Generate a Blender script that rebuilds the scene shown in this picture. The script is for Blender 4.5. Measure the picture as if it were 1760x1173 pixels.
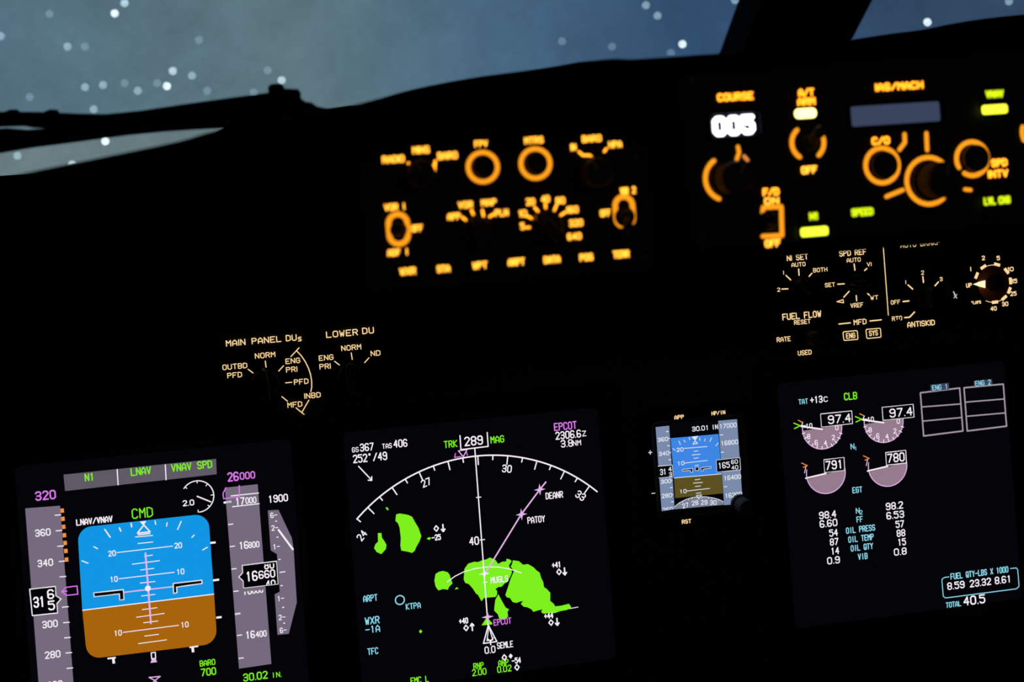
import bpy, bmesh, math
from mathutils import Vector, Matrix

for _o in list(bpy.data.objects):
    bpy.data.objects.remove(_o)
SC = bpy.context.scene
COL = SC.collection
PI = math.pi

# ------------------------------------------------------------------ camera
FPX, CX, CY = 1956.0, 880.0, 400.0          # focal length and principal point in photo pixels
PITCH, YAW, ROLL = (math.radians(a) for a in (0.21, -8.52, -4.33))
TILT = math.radians(12.0)                   # the instrument panel leans back from the vertical
EYE = Vector((0.0, 0.0, 1.25))
MAIN_D, SHIELD_D = 0.765, 0.490             # eye to main panel, eye to glareshield face (along the panel normal)


def _rot(axis, a):
    return Matrix.Rotation(a, 3, axis)


MCV = _rot('Z', ROLL) @ _rot('X', PITCH) @ _rot('Y', YAW)     # panel (right, down, in) -> camera (right, down, in)
PU = Vector((1, 0, 0))
PV = Vector((0, math.sin(TILT), math.cos(TILT)))
PN = PU.cross(PV)                                             # out of the panel, to the pilot
PW = Matrix((PU, -PV, -PN)).transposed()                      # panel -> world
C2W = PW @ MCV.transposed()                                   # camera -> world

cam_data = bpy.data.cameras.new('camera')
cam_data.sensor_width = 36.0
cam_data.lens = FPX / 1760.0 * 36.0
cam_data.shift_y = (CY - 586.5) / 1760.0
cam_data.clip_start, cam_data.clip_end = 0.01, 5000.0
cam_data.dof.use_dof = True
cam_data.dof.focus_distance = MAIN_D + 0.005
cam_data.dof.aperture_fstop = 7.4
cam = bpy.data.objects.new('camera', cam_data)
COL.objects.link(cam)
_cm = Matrix((C2W @ Vector((1, 0, 0)), C2W @ Vector((0, -1, 0)), C2W @ Vector((0, 0, -1)))).transposed()
cam.matrix_world = Matrix.Translation(EYE) @ _cm.to_4x4()
SC.camera = cam

SC.view_settings.view_transform = 'Standard'
SC.view_settings.look = 'None'
SC.view_settings.exposure = 0.0
SC.view_settings.gamma = 1.0
SC.view_settings.use_curve_mapping = False


def lin(r, g, b, k=1.0):
    f = lambda c: (c / 255 / 12.92) if c / 255 <= .04045 else ((c / 255 + .055) / 1.055) ** 2.4
    return (f(r) * k, f(g) * k, f(b) * k, 1.0)


# ------------------------------------------------------------------ world: dusk haze outside
world = bpy.data.worlds.new('dusk_haze')
SC.world = world
world.use_nodes = True
nt = world.node_tree
nt.nodes.clear()
_out = nt.nodes.new('ShaderNodeOutputWorld')
_bg = nt.nodes.new('ShaderNodeBackground')
_tc = nt.nodes.new('ShaderNodeTexCoord')
_sep = nt.nodes.new('ShaderNodeSeparateXYZ')
_mr = nt.nodes.new('ShaderNodeMapRange')
_mr.inputs['From Min'].default_value = -0.45
_mr.inputs['From Max'].default_value = 0.60
_ramp = nt.nodes.new('ShaderNodeValToRGB')
_els = _ramp.color_ramp.elements
_els[0].position, _els[0].color = 0.0, lin(80, 105, 126)
_els[1].position, _els[1].color = 1.0, lin(56, 76, 100)
for p, c in ((0.22, lin(88, 115, 131)), (0.40, lin(100, 126, 136)), (0.55, lin(77, 107, 133)), (0.72, lin(54, 84, 119)), (0.85, lin(52, 76, 106))):
    e = _els.new(p)
    e.color = c
_noise = nt.nodes.new('ShaderNodeTexNoise')
_noise.inputs['Scale'].default_value = 9.0
_noise.inputs['Detail'].default_value = 6.0
_noise.inputs['Roughness'].default_value = 0.65
_fine = nt.nodes.new('ShaderNodeTexNoise')
_fine.inputs['Scale'].default_value = 420.0
_fine.inputs['Detail'].default_value = 2.0
_nm = nt.nodes.new('ShaderNodeMapRange')
_nm.inputs['From Min'].default_value = 0.25
_nm.inputs['From Max'].default_value = 0.75
_nm.inputs['To Min'].default_value = 0.72
_nm.inputs['To Max'].default_value = 1.24
_fm = nt.nodes.new('ShaderNodeMapRange')
_fm.inputs['From Min'].default_value = 0.25
_fm.inputs['From Max'].default_value = 0.75
_fm.inputs['To Min'].default_value = 0.86
_fm.inputs['To Max'].default_value = 1.14
_mul = nt.nodes.new('ShaderNodeMath')
_mul.operation = 'MULTIPLY'
L = nt.links.new
L(_tc.outputs['Generated'], _sep.inputs[0])
L(_sep.outputs['X'], _mr.inputs['Value'])
L(_mr.outputs['Result'], _ramp.inputs['Fac'])
L(_tc.outputs['Generated'], _noise.inputs['Vector'])
L(_tc.outputs['Generated'], _fine.inputs['Vector'])
L(_noise.outputs['Fac'], _nm.inputs['Value'])
L(_fine.outputs['Fac'], _fm.inputs['Value'])
L(_nm.outputs['Result'], _mul.inputs[0])
L(_fm.outputs['Result'], _mul.inputs[1])
L(_mul.outputs[0], _bg.inputs['Strength'])
_low = nt.nodes.new('ShaderNodeMapRange')                      # the haze is greyer lower down
_low.inputs['From Min'].default_value = -0.086
_low.inputs['From Max'].default_value = -0.112
_low.inputs['To Max'].default_value = 0.75
_mixl = nt.nodes.new('ShaderNodeMixRGB')
_mixl.inputs[2].default_value = lin(112, 130, 132)
L(_sep.outputs['Z'], _low.inputs['Value'])
L(_low.outputs['Result'], _mixl.inputs[0])
L(_ramp.outputs['Color'], _mixl.inputs[1])
L(_mixl.outputs[0], _bg.inputs['Color'])
L(_bg.outputs[0], _out.inputs[0])


# unseen weak fill light, added behind the eye to lift the black panels
fill_d = bpy.data.lights.new('fill_light', 'POINT')
fill_d.energy, fill_d.color, fill_d.shadow_soft_size = 1.1, (1.0, .72, .62), .08
fill_o = bpy.data.objects.new('fill_light', fill_d)
COL.objects.link(fill_o)
fill_o.location = (.5, -.75, 1.72)


# ------------------------------------------------------------------ helpers: planes
def ray(px, py):
    return C2W @ Vector(((px - CX) / FPX, (py - CY) / FPX, 1.0))


class Plane:
    """A plane in the cockpit: origin, right axis, up axis, normal; uv() meets it with the line of sight of a photo pixel."""
    def __init__(self, o, a, b):
        self.o, self.a, self.b = Vector(o), Vector(a).normalized(), Vector(b).normalized()
        self.n = self.a.cross(self.b)

    def uv(self, p, n=0.0):
        d = ray(*p)
        t = ((self.o + self.n * n - EYE).dot(self.n)) / d.dot(self.n)
        q = EYE + d * t - self.o
        return Vector((q.dot(self.a), q.dot(self.b)))

    def matrix(self, u=0, v=0, n=0):
        m = Matrix((self.a, self.b, self.n)).transposed().to_4x4()
        m.translation = self.o + self.a * u + self.b * v + self.n * n
        return m

    def scale(self, p, n=0.0):
        return (self.uv((p[0], p[1] - 4), n) - self.uv((p[0], p[1] + 4), n)).length / 8

    def world(self, u, v, n=0):
        return self.o + self.a * u + self.b * v + self.n * n


MAIN = Plane(EYE - PN * MAIN_D, PU, PV)
FACE = Plane(EYE - PN * SHIELD_D, PU, PV)


def zoom(x0, y0, k):
    return lambda *q: (x0 + q[0] * k, y0 + q[1] * k)


Z1, Z2, Z3, Z4 = zoom(0, 760, .352), zoom(580, 700, .4034), zoom(1100, 690, .1961), zoom(1340, 640, .375)
Z5, Z6, Z7, Z8 = zoom(1300, 400, .26136), zoom(1180, 100, .32955), zoom(630, 210, .27841), zoom(360, 540, .18182)
Z9 = zoom(780, 930, .2071)
Z0 = zoom(0, 0, 1)


# ------------------------------------------------------------------ helpers: materials
MATS = {}


def glow(name, rgb, k=1.0):
    key = 'glow_' + name
    if key not in MATS:
        m = bpy.data.materials.new(key)
        m.use_nodes = True
        t = m.node_tree
        t.nodes.clear()
        o = t.nodes.new('ShaderNodeOutputMaterial')
        e = t.nodes.new('ShaderNodeEmission')
        e.inputs['Color'].default_value = lin(*rgb)
        e.inputs['Strength'].default_value = k
        t.links.new(e.outputs[0], o.inputs[0])
        MATS[key] = m
    return MATS[key]


def paint(name, rgb, rough=0.6, metal=0.0, bump=0.0, bscale=400.0, spec=0.3):
    key = 'paint_' + name
    if key not in MATS:
        m = bpy.data.materials.new(key)
        m.use_nodes = True
        t = m.node_tree
        b = t.nodes['Principled BSDF']
        b.inputs['Roughness'].default_value = rough
        b.inputs['Metallic'].default_value = metal
        b.inputs['Specular IOR Level'].default_value = spec
        n = t.nodes.new('ShaderNodeTexNoise')
        n.inputs['Scale'].default_value = bscale * .2
        mx = t.nodes.new('ShaderNodeMixRGB')
        c = lin(*rgb)
        mx.inputs[1].default_value = tuple(x * .85 for x in c[:3]) + (1,)
        mx.inputs[2].default_value = tuple(x * 1.15 for x in c[:3]) + (1,)
        t.links.new(n.outputs['Fac'], mx.inputs[0])
        t.links.new(mx.outputs[0], b.inputs['Base Color'])
        if bump:
            nb = t.nodes.new('ShaderNodeTexNoise')
            nb.inputs['Scale'].default_value = bscale
            bp = t.nodes.new('ShaderNodeBump')
            bp.inputs['Strength'].default_value = bump
            bp.inputs['Distance'].default_value = .001
            t.links.new(nb.outputs['Fac'], bp.inputs['Height'])
            t.links.new(bp.outputs[0], b.inputs['Normal'])
        MATS[key] = m
    return MATS[key]


def glass_mat():
    m = bpy.data.materials.new('windshield_glass')
    m.use_nodes = True
    t = m.node_tree
    t.nodes.clear()
    o = t.nodes.new('ShaderNodeOutputMaterial')
    tr = t.nodes.new('ShaderNodeBsdfTransparent')
    tr.inputs['Color'].default_value = (.97, .985, .98, 1)
    gl = t.nodes.new('ShaderNodeBsdfGlossy')
    gl.inputs['Roughness'].default_value = .02
    mx = t.nodes.new('ShaderNodeMixShader')
    mx.inputs[0].default_value = .03
    t.links.new(tr.outputs[0], mx.inputs[1])
    t.links.new(gl.outputs[0], mx.inputs[2])
    t.links.new(mx.outputs[0], o.inputs[0])
    return m


PANEL = paint('panel_grey', (24, 22, 23), .65, bump=.25)
PLATE = paint('plate_black', (20, 18, 19), .65, bump=.2)
BEZEL = paint('bezel_black', (9, 9, 10), .7, bump=.15, spec=.08)
KNOB = paint('knob_black', (34, 31, 30), .55, spec=.3)
KNOBG = paint('knob_grey', (46, 43, 41), .6, spec=.25)
VISOR = paint('visor_black', (7, 7, 7), .98, bump=.4, bscale=900, spec=.0)
RUBBER = paint('rubber_black', (7, 7, 8), .9, spec=.05)
WIPER = paint('wiper_black', (9, 9, 10), .8, spec=.08)
STEEL = paint('dark_steel', (50, 52, 54), .5, metal=.6)
LINER = paint('cabin_liner', (60, 58, 54), .85)
PALE = paint('pale_edge', (150, 146, 140), .5)

WHITE = glow('white', (240, 234, 240), 1.05)
GREYW = glow('soft_white', (205, 198, 210))
GREEN = glow('green', (125, 240, 30), 1.0)
MAG = glow('magenta', (220, 120, 235), 1.0)
PINK = glow('pink', (228, 180, 232), 1.0)
CYAN = glow('cyan', (140, 215, 235), 1.0)
TAPE = glow('tape_grey', (118, 106, 126))
BANNER = glow('banner_grey', (96, 90, 102))
AMBER = glow('amber', (240, 145, 70))
SKYB = glow('sky_blue', (18, 150, 228))
SKYB2 = glow('horizon_blue', (70, 160, 232))
EARTH = glow('earth_brown', (168, 100, 12))
INK = glow('display_black', (4, 4, 6))
SCREEN = glow('display_dark', (5, 5, 9))
GAUGE = glow('gauge_mauve', (150, 122, 142))
BOXG = glow('box_grey', (160, 146, 160))
WARM = glow('panel_print', (244, 208, 150), 1.1)
ORANGE = glow('orange_print', (255, 154, 32), 2.7)
ORANGEB = glow('orange_bright', (255, 172, 50), 2.3)
RING = glow('orange_ring', (250, 152, 28), 1.25)
LIME = glow('lime_print', (200, 225, 20), 1.5)
LIMEB = glow('lime_bar', (226, 242, 50), 2.0)
YELB = glow('pale_yellow_bar', (255, 245, 150), 2.5)
DIGIT = glow('white_digits', (235, 240, 255), 4.0)
LCD = glow('grey_window', (58, 68, 92), 1.0)
STBY = glow('standby_tape', (122, 138, 170))
STBYS = glow('standby_sky', (62, 134, 228))
STBYE = glow('standby_earth', (92, 80, 32))
STBYW = glow('standby_white', (225, 230, 240))


# ------------------------------------------------------------------ helpers: objects
def props(o, label=None, cat=None, group=None, kind=None):
    for k, v in (('label', label), ('category', cat), ('group', group), ('kind', kind)):
        if v:
            o[k] = v
    return o


def thing(name, label, cat, m, group=None):
    o = bpy.data.objects.new(name, None)
    o.empty_display_size = .02
    COL.objects.link(o)
    o.matrix_world = m
    return props(o, label, cat, group)


def mesh_obj(name, verts, faces, mats, parent=None, idx=None, smooth=False, label=None, loc=None):
    me = bpy.data.meshes.new(name)
    me.from_pydata([tuple(v) for v in verts], [], faces)
    for m in (mats if isinstance(mats, (list, tuple)) else [mats]):
        me.materials.append(m)
    if idx:
        me.polygons.foreach_set('material_index', idx)
    if smooth:
        me.polygons.foreach_set('use_smooth', [True] * len(faces))
    me.update()
    o = bpy.data.objects.new(name, me)
    COL.objects.link(o)
    if parent:
        o.parent = parent
    if loc is not None:
        o.location = loc
    if label:
        o['label'] = label
    return o


class Geo:
    def __init__(self):
        self.v, self.f = [], []

    def add(self, vs, fs):
        b = len(self.v)
        self.v += [tuple(x) for x in vs]
        self.f += [tuple(i + b for i in q) for q in fs]
        return self

    def prism(self, pts, z0, z1, bev=0.0):
        """an outline (u, v) carried from z0 to z1, its upper edge chamfered by bev"""
        n = len(pts)
        loops = [(pts, z0)]
        if bev:
            c = Vector((sum(p[0] for p in pts) / n, sum(p[1] for p in pts) / n))
            r = max((Vector(p[:2]) - c).length for p in pts)
            k = 1 - bev / r
            loops += [(pts, z1 - bev), ([(c.x + (p[0] - c.x) * k, c.y + (p[1] - c.y) * k) for p in pts], z1)]
        else:
            loops += [(pts, z1)]
        vs, fs = [], []
        for pp, z in loops:
            vs += [(p[0], p[1], z) for p in pp]
        for l in range(len(loops) - 1):
            for i in range(n):
                j = (i + 1) % n
                fs.append((l * n + i, l * n + j, (l + 1) * n + j, (l + 1) * n + i))
        fs.append(tuple(reversed(range(n))))
        fs.append(tuple(range((len(loops) - 1) * n, len(loops) * n)))
        return self.add(vs, fs)

    def lathe(self, prof, seg=32, cx=0, cy=0):
        vs, fs = [], []
        for r, z in prof:
            vs += [(cx + r * math.cos(2 * PI * i / seg), cy + r * math.sin(2 * PI * i / seg), z) for i in range(seg)]
        for l in range(len(prof) - 1):
            for i in range(seg):
                j = (i + 1) % seg
                fs.append((l * seg + i, l * seg + j, (l + 1) * seg + j, (l + 1) * seg + i))
        fs.append(tuple(reversed(range(seg))))
        fs.append(tuple(range((len(prof) - 1) * seg, len(prof) * seg)))
        return self.add(vs, fs)

    def box(self, a, b):
        (x0, y0, z0), (x1, y1, z1) = a, b
        return self.add([(x0, y0, z0), (x1, y0, z0), (x1, y1, z0), (x0, y1, z0), (x0, y0, z1), (x1, y0, z1), (x1, y1, z1), (x0, y1, z1)],
                        [(3, 2, 1, 0), (4, 5, 6, 7), (0, 1, 5, 4), (1, 2, 6, 5), (2, 3, 7, 6), (3, 0, 4, 7)])

    def frame(self, outer, inner, z0, z1, lip=0.0):
        """a picture-frame ring between two outlines of equal length; the inner edge falls to lip"""
        n = len(outer)
        vs = [(p[0], p[1], z0) for p in outer] + [(p[0], p[1], z1) for p in outer]
        mid = [(o[0] * .35 + i[0] * .65, o[1] * .35 + i[1] * .65) for o, i in zip(outer, inner)]
        vs += [(p[0], p[1], z1) for p in mid] + [(p[0], p[1], lip) for p in inner] + [(p[0], p[1], z0) for p in inner]
        fs = []
        for l in range(5):
            for i in range(n):
                j = (i + 1) % n
                a, b = l * n, ((l + 1) % 5) * n
                fs.append((a + i, a + j, b + j, b + i))
        return self.add(vs, fs)

    def obj(self, name, mat, parent=None, **k):
        return mesh_obj(name, self.v, self.f, mat, parent, **k)


def rrect(cx, cy, w, h, r, seg=5):
    out = []
    for sx, sy, a0 in ((1, 1, 0), (-1, 1, 90), (-1, -1, 180), (1, -1, 270)):
        for i in range(seg + 1):
            a = math.radians(a0 + 90 * i / seg)
            out.append((cx + sx * (w / 2 - r) + r * math.cos(a), cy + sy * (h / 2 - r) + r * math.sin(a)))
    return out


# ------------------------------------------------------------------ helpers: lettering (a stroke alphabet on a 4 x 6 grid)
GLYPH = {
    'A': '00-04-26-44-40 02-42', 'B': '00-06-36-45-44-33-03 33-42-41-30-00', 'C': '45-36-16-05-01-10-30-41',
    'D': '00-06-26-45-41-20-00', 'E': '46-06-00-40 03-33', 'F': '46-06-00 03-33', 'G': '45-36-16-05-01-10-30-41-43-23',
    'H': '00-06 40-46 03-43', 'I': '20-26', 'J': '46-41-30-10-01', 'K': '00-06 46-03-40', 'L': '06-00-40',
    'M': '00-06-23-46-40', 'N': '00-06-40-46', 'O': '10-01-05-16-36-45-41-30-10', 'P': '00-06-36-45-44-33-03',
    'Q': '10-01-05-16-36-45-41-30-10 22-40', 'R': '00-06-36-45-44-33-03 23-40', 'S': '45-36-16-05-04-13-33-42-41-30-10-01',
    'T': '06-46 26-20', 'U': '06-01-10-30-41-46', 'V': '06-20-46', 'W': '06-10-24-30-46', 'X': '00-46 06-40',
    'Y': '06-23-46 23-20', 'Z': '06-46-00-40', '0': '10-01-05-16-36-45-41-30-10', '1': '15-26-20', '2': '05-16-36-45-44-00-40',
    '3': '05-16-36-45-44-33-13 33-42-41-30-10-01', '4': '30-36-02-42', '5': '46-06-04-34-43-41-30-10-01',
    '6': '45-36-16-05-01-10-30-41-42-33-13-02', '7': '06-46-10', '8': '13-04-05-16-36-45-44-33-13-02-01-10-30-41-42-33',
    '9': '01-10-30-41-45-36-16-05-04-13-33-44', '.': '10-10', '/': '00-46', '-': '03-43', '+': '03-43 21-25',
    '*': '15-16-26-25-15', 's': '44-14-03-12-32-41-30-00', ' ': '',
}
NARROW = {'I': (2, 2), '1': (1, 2), '.': (1, 1), ' ': (0, 3), '*': (1, 2)}


def glyph_lines(ch):
    return [[(int(p[0]), int(p[1])) for p in st.split('-')] for st in GLYPH[ch].split()]


class Sheet:
    """Flat printed or displayed marks on a plane at height n, one mesh with a material slot for each colour."""
    def __init__(self, plane, root, n, z=Z0):
        self.p, self.n, self.z = plane, n, z
        self.v, self.f, self.i, self.m = [], [], [], []
        mi = root.matrix_world.inverted()
        self.to = lambda q: mi @ plane.world(q[0], q[1], self.n)
        self.lift = 0.0

    def slot(self, m):
        if m not in self.m:
            self.m.append(m)
        return self.m.index(m)

    def raw(self, pts, m):
        b = len(self.v)
        self.v += [self.to(q) for q in pts]
        self.f.append(tuple(range(b, b + len(pts))))
        self.i.append(self.slot(m))

    def q(self, pt):
        return self.p.uv(self.z(*pt), self.n)

    def s(self, pt):
        return self.p.scale(self.z(*pt), self.n) * (self.z(1, 0)[0] - self.z(0, 0)[0])

    def poly(self, pts, m):
        self.raw([self.q(p) for p in pts], m)
        return self

    def seg(self, a, b, w, m, cap=True):
        d = b - a
        l = d.length
        if l > 1e-7:
            d = d / l
            o = Vector((-d.y, d.x)) * (w / 2)
            self.raw([a - o, b - o, b + o, a + o], m)
        if cap:
            for c in ((a, b) if l > 1e-7 else (a,)):
                self.raw([c + Vector((math.cos(t * PI / 4 + .39), math.sin(t * PI / 4 + .39))) * (w / 2) for t in range(8)], m)

    def path(self, uvs, w, m, closed=False, cap=True):
        if closed:
            uvs = list(uvs) + [uvs[0]]
        for a, b in zip(uvs, uvs[1:]):
            self.seg(Vector(a), Vector(b), w, m, cap)

    def line(self, pts, w, m, closed=False, cap=True):
        self.path([self.q(p) for p in pts], w * self.s(pts[0]), m, closed, cap)
        return self

    def box(self, pts, w, m, fill=INK):
        self.poly(pts, fill)
        self.line(pts, w, m, True)
        return self

    def circle(self, c, r, w, m, a0=0, a1=360, n=48, ry=None):
        cc, k = self.q(c), self.s(c)
        ry = ry or r
        k_n = max(3, int(n * abs(a1 - a0) / 360))
        pts = [cc + Vector((math.cos(math.radians(a0 + (a1 - a0) * i / k_n)) * r, math.sin(math.radians(a0 + (a1 - a0) * i / k_n)) * ry)) * k for i in range(k_n + 1)]
        self.path(pts, w * k, m)
        return self

    def disc(self, c, r, m, n=24, a0=0, a1=360):
        cc, k = self.q(c), self.s(c)
        full = abs(a1 - a0) >= 360
        cnt = n if full else n + 1
        self.raw([cc + Vector((math.cos(math.radians(a0 + (a1 - a0) * i / n)), math.sin(math.radians(a0 + (a1 - a0) * i / n)))) * r * k for i in range(cnt)], m)
        return self

    def star(self, c, r, m, k=.28):
        cc, s = self.q(c), self.s(c)
        self.raw([cc + Vector((math.cos(i * PI / 4 + PI / 2), math.sin(i * PI / 4 + PI / 2))) * s * (r if i % 2 == 0 else r * k) for i in range(8)], m)

    def diamond(self, c, r, w, m, fill=False):
        cc, s = self.q(c), self.s(c)
        pts = [cc + Vector(d) * s for d in ((0, r * 1.25), (r, 0), (0, -r * 1.25), (-r, 0))]
        if fill:
            self.raw(pts, m)
        else:
            self.path(pts, w * s, m, True)

    def arrow(self, c, h, up, w, m):
        cc, s = self.q(c), self.s(c)
        g = 1 if up else -1
        t = cc + Vector((0, g * h / 2)) * s
        self.path([cc - Vector((0, g * h / 2)) * s, t], w * s, m)
        self.path([t + Vector((-h * .25, -g * h * .32)) * s, t, t + Vector((h * .25, -g * h * .32)) * s], w * s, m)

    def text(self, st, cx, cy, w, h, m, sw=.15, prop=False, clip=None, rot=0.0):
        """st fitted into a box of w by h photo pixels about (cx, cy), level along the plane"""
        c = self.q((cx, cy))
        k = self.s((cx, cy))
        gap = 1.9
        lay, x = [], 0.0
        for ch in st:
            if ch in NARROW and (prop or ch == '.'):
                a, b = NARROW[ch]
                lay.append((ch, x - a))
                x += (b - a) + gap
            else:
                lay.append((ch, x))
                x += 4 + gap
        tot = max(x - gap, 1.0)
        sw_m = sw * h * k
        hh = h * k - sw_m
        dx = abs(self.q((cx + w / 2, cy)).x - self.q((cx - w / 2, cy)).x)
        ww = max(dx - sw_m, 1e-5)
        ca, sa = math.cos(rot), math.sin(rot)
        lo, hi = clip or (0, 6)

        def place(gx, gy):
            a, b = (gx / tot - .5) * ww, (gy / 6 - .5) * hh
            return Vector((c.x + a * ca - b * sa, c.y + a * sa + b * ca))
        if tot == 1.0:
            place0 = place
            place = lambda gx, gy: place0(.5, gy)
        for ch, x0 in lay:
            for stq in glyph_lines(ch):
                for (ax, ay), (bx, by) in zip(stq, stq[1:]):
                    if clip:
                        if max(ay, by) < lo or min(ay, by) > hi:
                            continue
                        def cl(px, py, qx, qy):
                            t = min(max(py, lo), hi)
                            return (px + (qx - px) * (t - py) / (qy - py), t) if qy != py else (px, py)
                        (ax2, ay2), (bx2, by2) = cl(ax, ay, bx, by), cl(bx, by, ax, ay)
                    else:
                        ax2, ay2, bx2, by2 = ax, ay, bx, by
                    self.seg(place(x0 + ax2, ay2), place(x0 + bx2, by2), sw_m, m)
        return self

    def done(self, name, parent, label=None):
        return mesh_obj(name, self.v, self.f, self.m, parent, self.i, label=label)


# ------------------------------------------------------------------ helpers: knobs and switches (parts placed on a plane)
def local(root, plane, p, n):
    u = plane.uv(p, n)
    return root.matrix_world.inverted() @ plane.world(u[0], u[1], n)


def round_knob(root, plane, p, n, r, h, mat=KNOB, name='knob', mark=None, label=None):
    g = Geo()
    seg = 40
    prof = [(r * 1.0, 0), (r * 1.0, h * .18), (r * .90, h * .24), (r * .88, h * .9), (r * .80, h), (r * .3, h * 1.0)]
    g.lathe(prof, seg)
    # knurled grip
    v = [Vector(q) for q in g.v]
    for i in range(2 * seg, 4 * seg):
        k = 1.0 if (i % seg) % 2 else .93
        v[i].x *= k
        v[i].y *= k
    g.v = v
    o = g.obj(name, mat, root, loc=local(root, plane, p, n), label=label)
    if mark is not None:
        a = math.radians(mark)
        d = Vector((math.cos(a), math.sin(a)))
        s = Vector((-d.y, d.x)) * r * .06
        q = [d * r * .25 - s, d * r * .78 - s, d * r * .78 + s, d * r * .25 + s]
        mesh_obj('index_mark', [(x.x, x.y, h + .0002) for x in q], [(0, 1, 2, 3)], PALE, o)
    return o


def pointer_knob(root, plane, p, n, r, h, ang, mat=KNOB, label=None):
    """a round skirt under a tapered bar grip that points at ang degrees"""
    o = Geo().lathe([(r, 0), (r, h * .22), (r * .9, h * .3), (r * .5, h * .32)], 36).obj('knob', mat, root, loc=local(root, plane, p, n), label=label)
    a = math.radians(ang)
    d, s = Vector((math.cos(a), math.sin(a))), Vector((-math.sin(a), math.cos(a)))
    out = [d * r * 1.18, d * r * .9 + s * r * .26, s * r * .36 - d * r * .3, -d * r * .95 + s * r * .30, -d * r * 1.05, -d * r * .95 - s * r * .30,
           -s * r * .36 - d * r * .3, d * r * .9 - s * r * .26]
    Geo().prism([(q.x, q.y) for q in out], h * .3, h, r * .12).obj('grip', mat, o)
    q = [d * r * .35 - s * r * .05, d * r * 1.02 - s * r * .05, d * r * 1.02 + s * r * .05, d * r * .35 + s * r * .05]
    mesh_obj('index_mark', [(x.x, x.y, h + .0002) for x in q], [(0, 1, 2, 3)], PALE, o)
    return o


def toggle(root, plane, p, n, tip, h=.016, r=.0035):
    o = Geo().lathe([(r * 1.7, 0), (r * 1.7, .002), (r * 1.2, .003), (r * 1.0, .004)], 20).obj('switch', STEEL, root, loc=local(root, plane, p, n))
    g = Geo()
    vs, fs, seg = [], [], 16
    for k in range(7):
        t = k / 6
        rr = r * (.55 + .45 * t) * (0.55 if k == 6 else 1)
        for i in range(seg):
            a = 2 * PI * i / seg
            vs.append((tip[0] * t + rr * math.cos(a), tip[1] * t + rr * math.sin(a), .003 + h * t))
    for k in range(6):
        for i in range(seg):
            j = (i + 1) % seg
            fs.append((k * seg + i, k * seg + j, (k + 1) * seg + j, (k + 1) * seg + i))
    fs.append(tuple(range(6 * seg, 7 * seg)))
    g.add(vs, fs).obj('lever', KNOBG, o)
    return o


def push_button(root, plane, p, n, w, h, d, mat=KNOB, name='push_button', round_=False, label=None):
    g = Geo()
    if round_:
        g.lathe([(w / 2, 0), (w / 2, d * .8), (w / 2 * .85, d), (w / 2 * .3, d * .93)], 32)
    else:
        g.prism(rrect(0, 0, w, h, min(w, h) * .15), 0, d, min(w, h) * .08)
    return g.obj(name, mat, root, loc=local(root, plane, p, n), label=label)


def screw(root, plane, u, v, n, r=.0028):
    o = Geo().lathe([(r, 0), (r, .0006), (r * .7, .0012)], 16).obj('screw', STEEL, root, loc=root.matrix_world.inverted() @ plane.world(u, v, n))
    return o


# ================================================================== the cockpit shell
def struct(name, g, mat, **k):
    o = g.obj(name, mat, **k)
    o['kind'] = 'structure'
    return o


XL, XR = -0.80, 1.80
ROOF, REAR = 1.85, -1.30
WS = Plane((0, 1.32, 1.09), (1, 0, 0), (0, -0.62, 0.785))      # the windshield leans back over the glareshield; its normal points inboard
WS.n = WS.a.cross(WS.b)
STOP = (ROOF - WS.o.z) / WS.b.z
TOPY = WS.world(0, STOP).y
struct('floor', Geo().box((XL, REAR, -.05), (XR, 1.5, 0)), paint('floor_liner', (46, 45, 44), .9, bump=.5))
struct('ceiling', Geo().box((XL, REAR, ROOF), (XR, TOPY + .02, ROOF + .05)), LINER)
struct('wall_left', Geo().box((XL - .05, REAR, 0), (XL, 1.5, ROOF)), LINER)
struct('wall_right', Geo().box((XR, REAR, 0), (XR + .05, 1.5, ROOF)), LINER)
struct('wall_rear', Geo().box((XL, REAR - .05, 0), (XR, REAR, ROOF)), LINER)
struct('wall_front', Geo().box((XL, 1.40, 0), (XR, 1.45, 1.0)), LINER)
WSM = WS.matrix()


def ws_struct(name, pts, z0, z1, mat, bev=0.0):
    o = Geo().prism(pts, z0, z1, bev).obj(name, mat)
    o.matrix_world = WSM
    o['kind'] = 'structure'
    return o


def wsq(x, y, n=0.0):
    q = WS.uv((x, y), n)
    return (q.x, q.y)


post_l = [wsq(1272, 0), wsq(1237, 97)]
post_r = [wsq(1500, 0, .045), wsq(1465, 68, .045)]


def extend(a, b, v):
    t = (v - a[1]) / (b[1] - a[1])
    return (a[0] + (b[0] - a[0]) * t, v)


pl0, pl1 = extend(*post_l, -.12), extend(*post_l, STOP)
pr0, pr1 = extend(*post_r, -.12), extend(*post_r, STOP)
FRAME = paint('frame_black', (9, 9, 10), .9, spec=.05)
ws_struct('trim_1', [pl0, pr0, pr1, pl1], -.003, .045, FRAME, .004)     # centre post
sill = [wsq(*p) for p in ((-260, 380), (0, 365), (120, 342), (230, 315), (320, 275), (368, 236), (385, 223), (440, 216), (500, 203), (560, 190), (600, 186), (660, 190), (900, 178), (1237, 140), (1465, 108), (1800, 70))]
sill = [(XL, sill[0][1] - .03)] + sill + [(XR, sill[-1][1])]
ws_struct('trim_2', [(XL, -.2), (XR, -.2)] + list(reversed(sill)), -.003, .03, FRAME)        # sill under the panes
ws_struct('trim_3', [(XL, STOP - .12), (XR, STOP - .12), (XR, STOP), (XL, STOP)], -.03, .03, FRAME)
GLASS = glass_mat()
ws_struct('window_1', [(XL + .01, -.19), (pl0[0] + .02, -.19), (pl1[0] + .02, STOP - .05), (XL + .01, STOP - .05)], -.012, -.004, GLASS)
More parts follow.
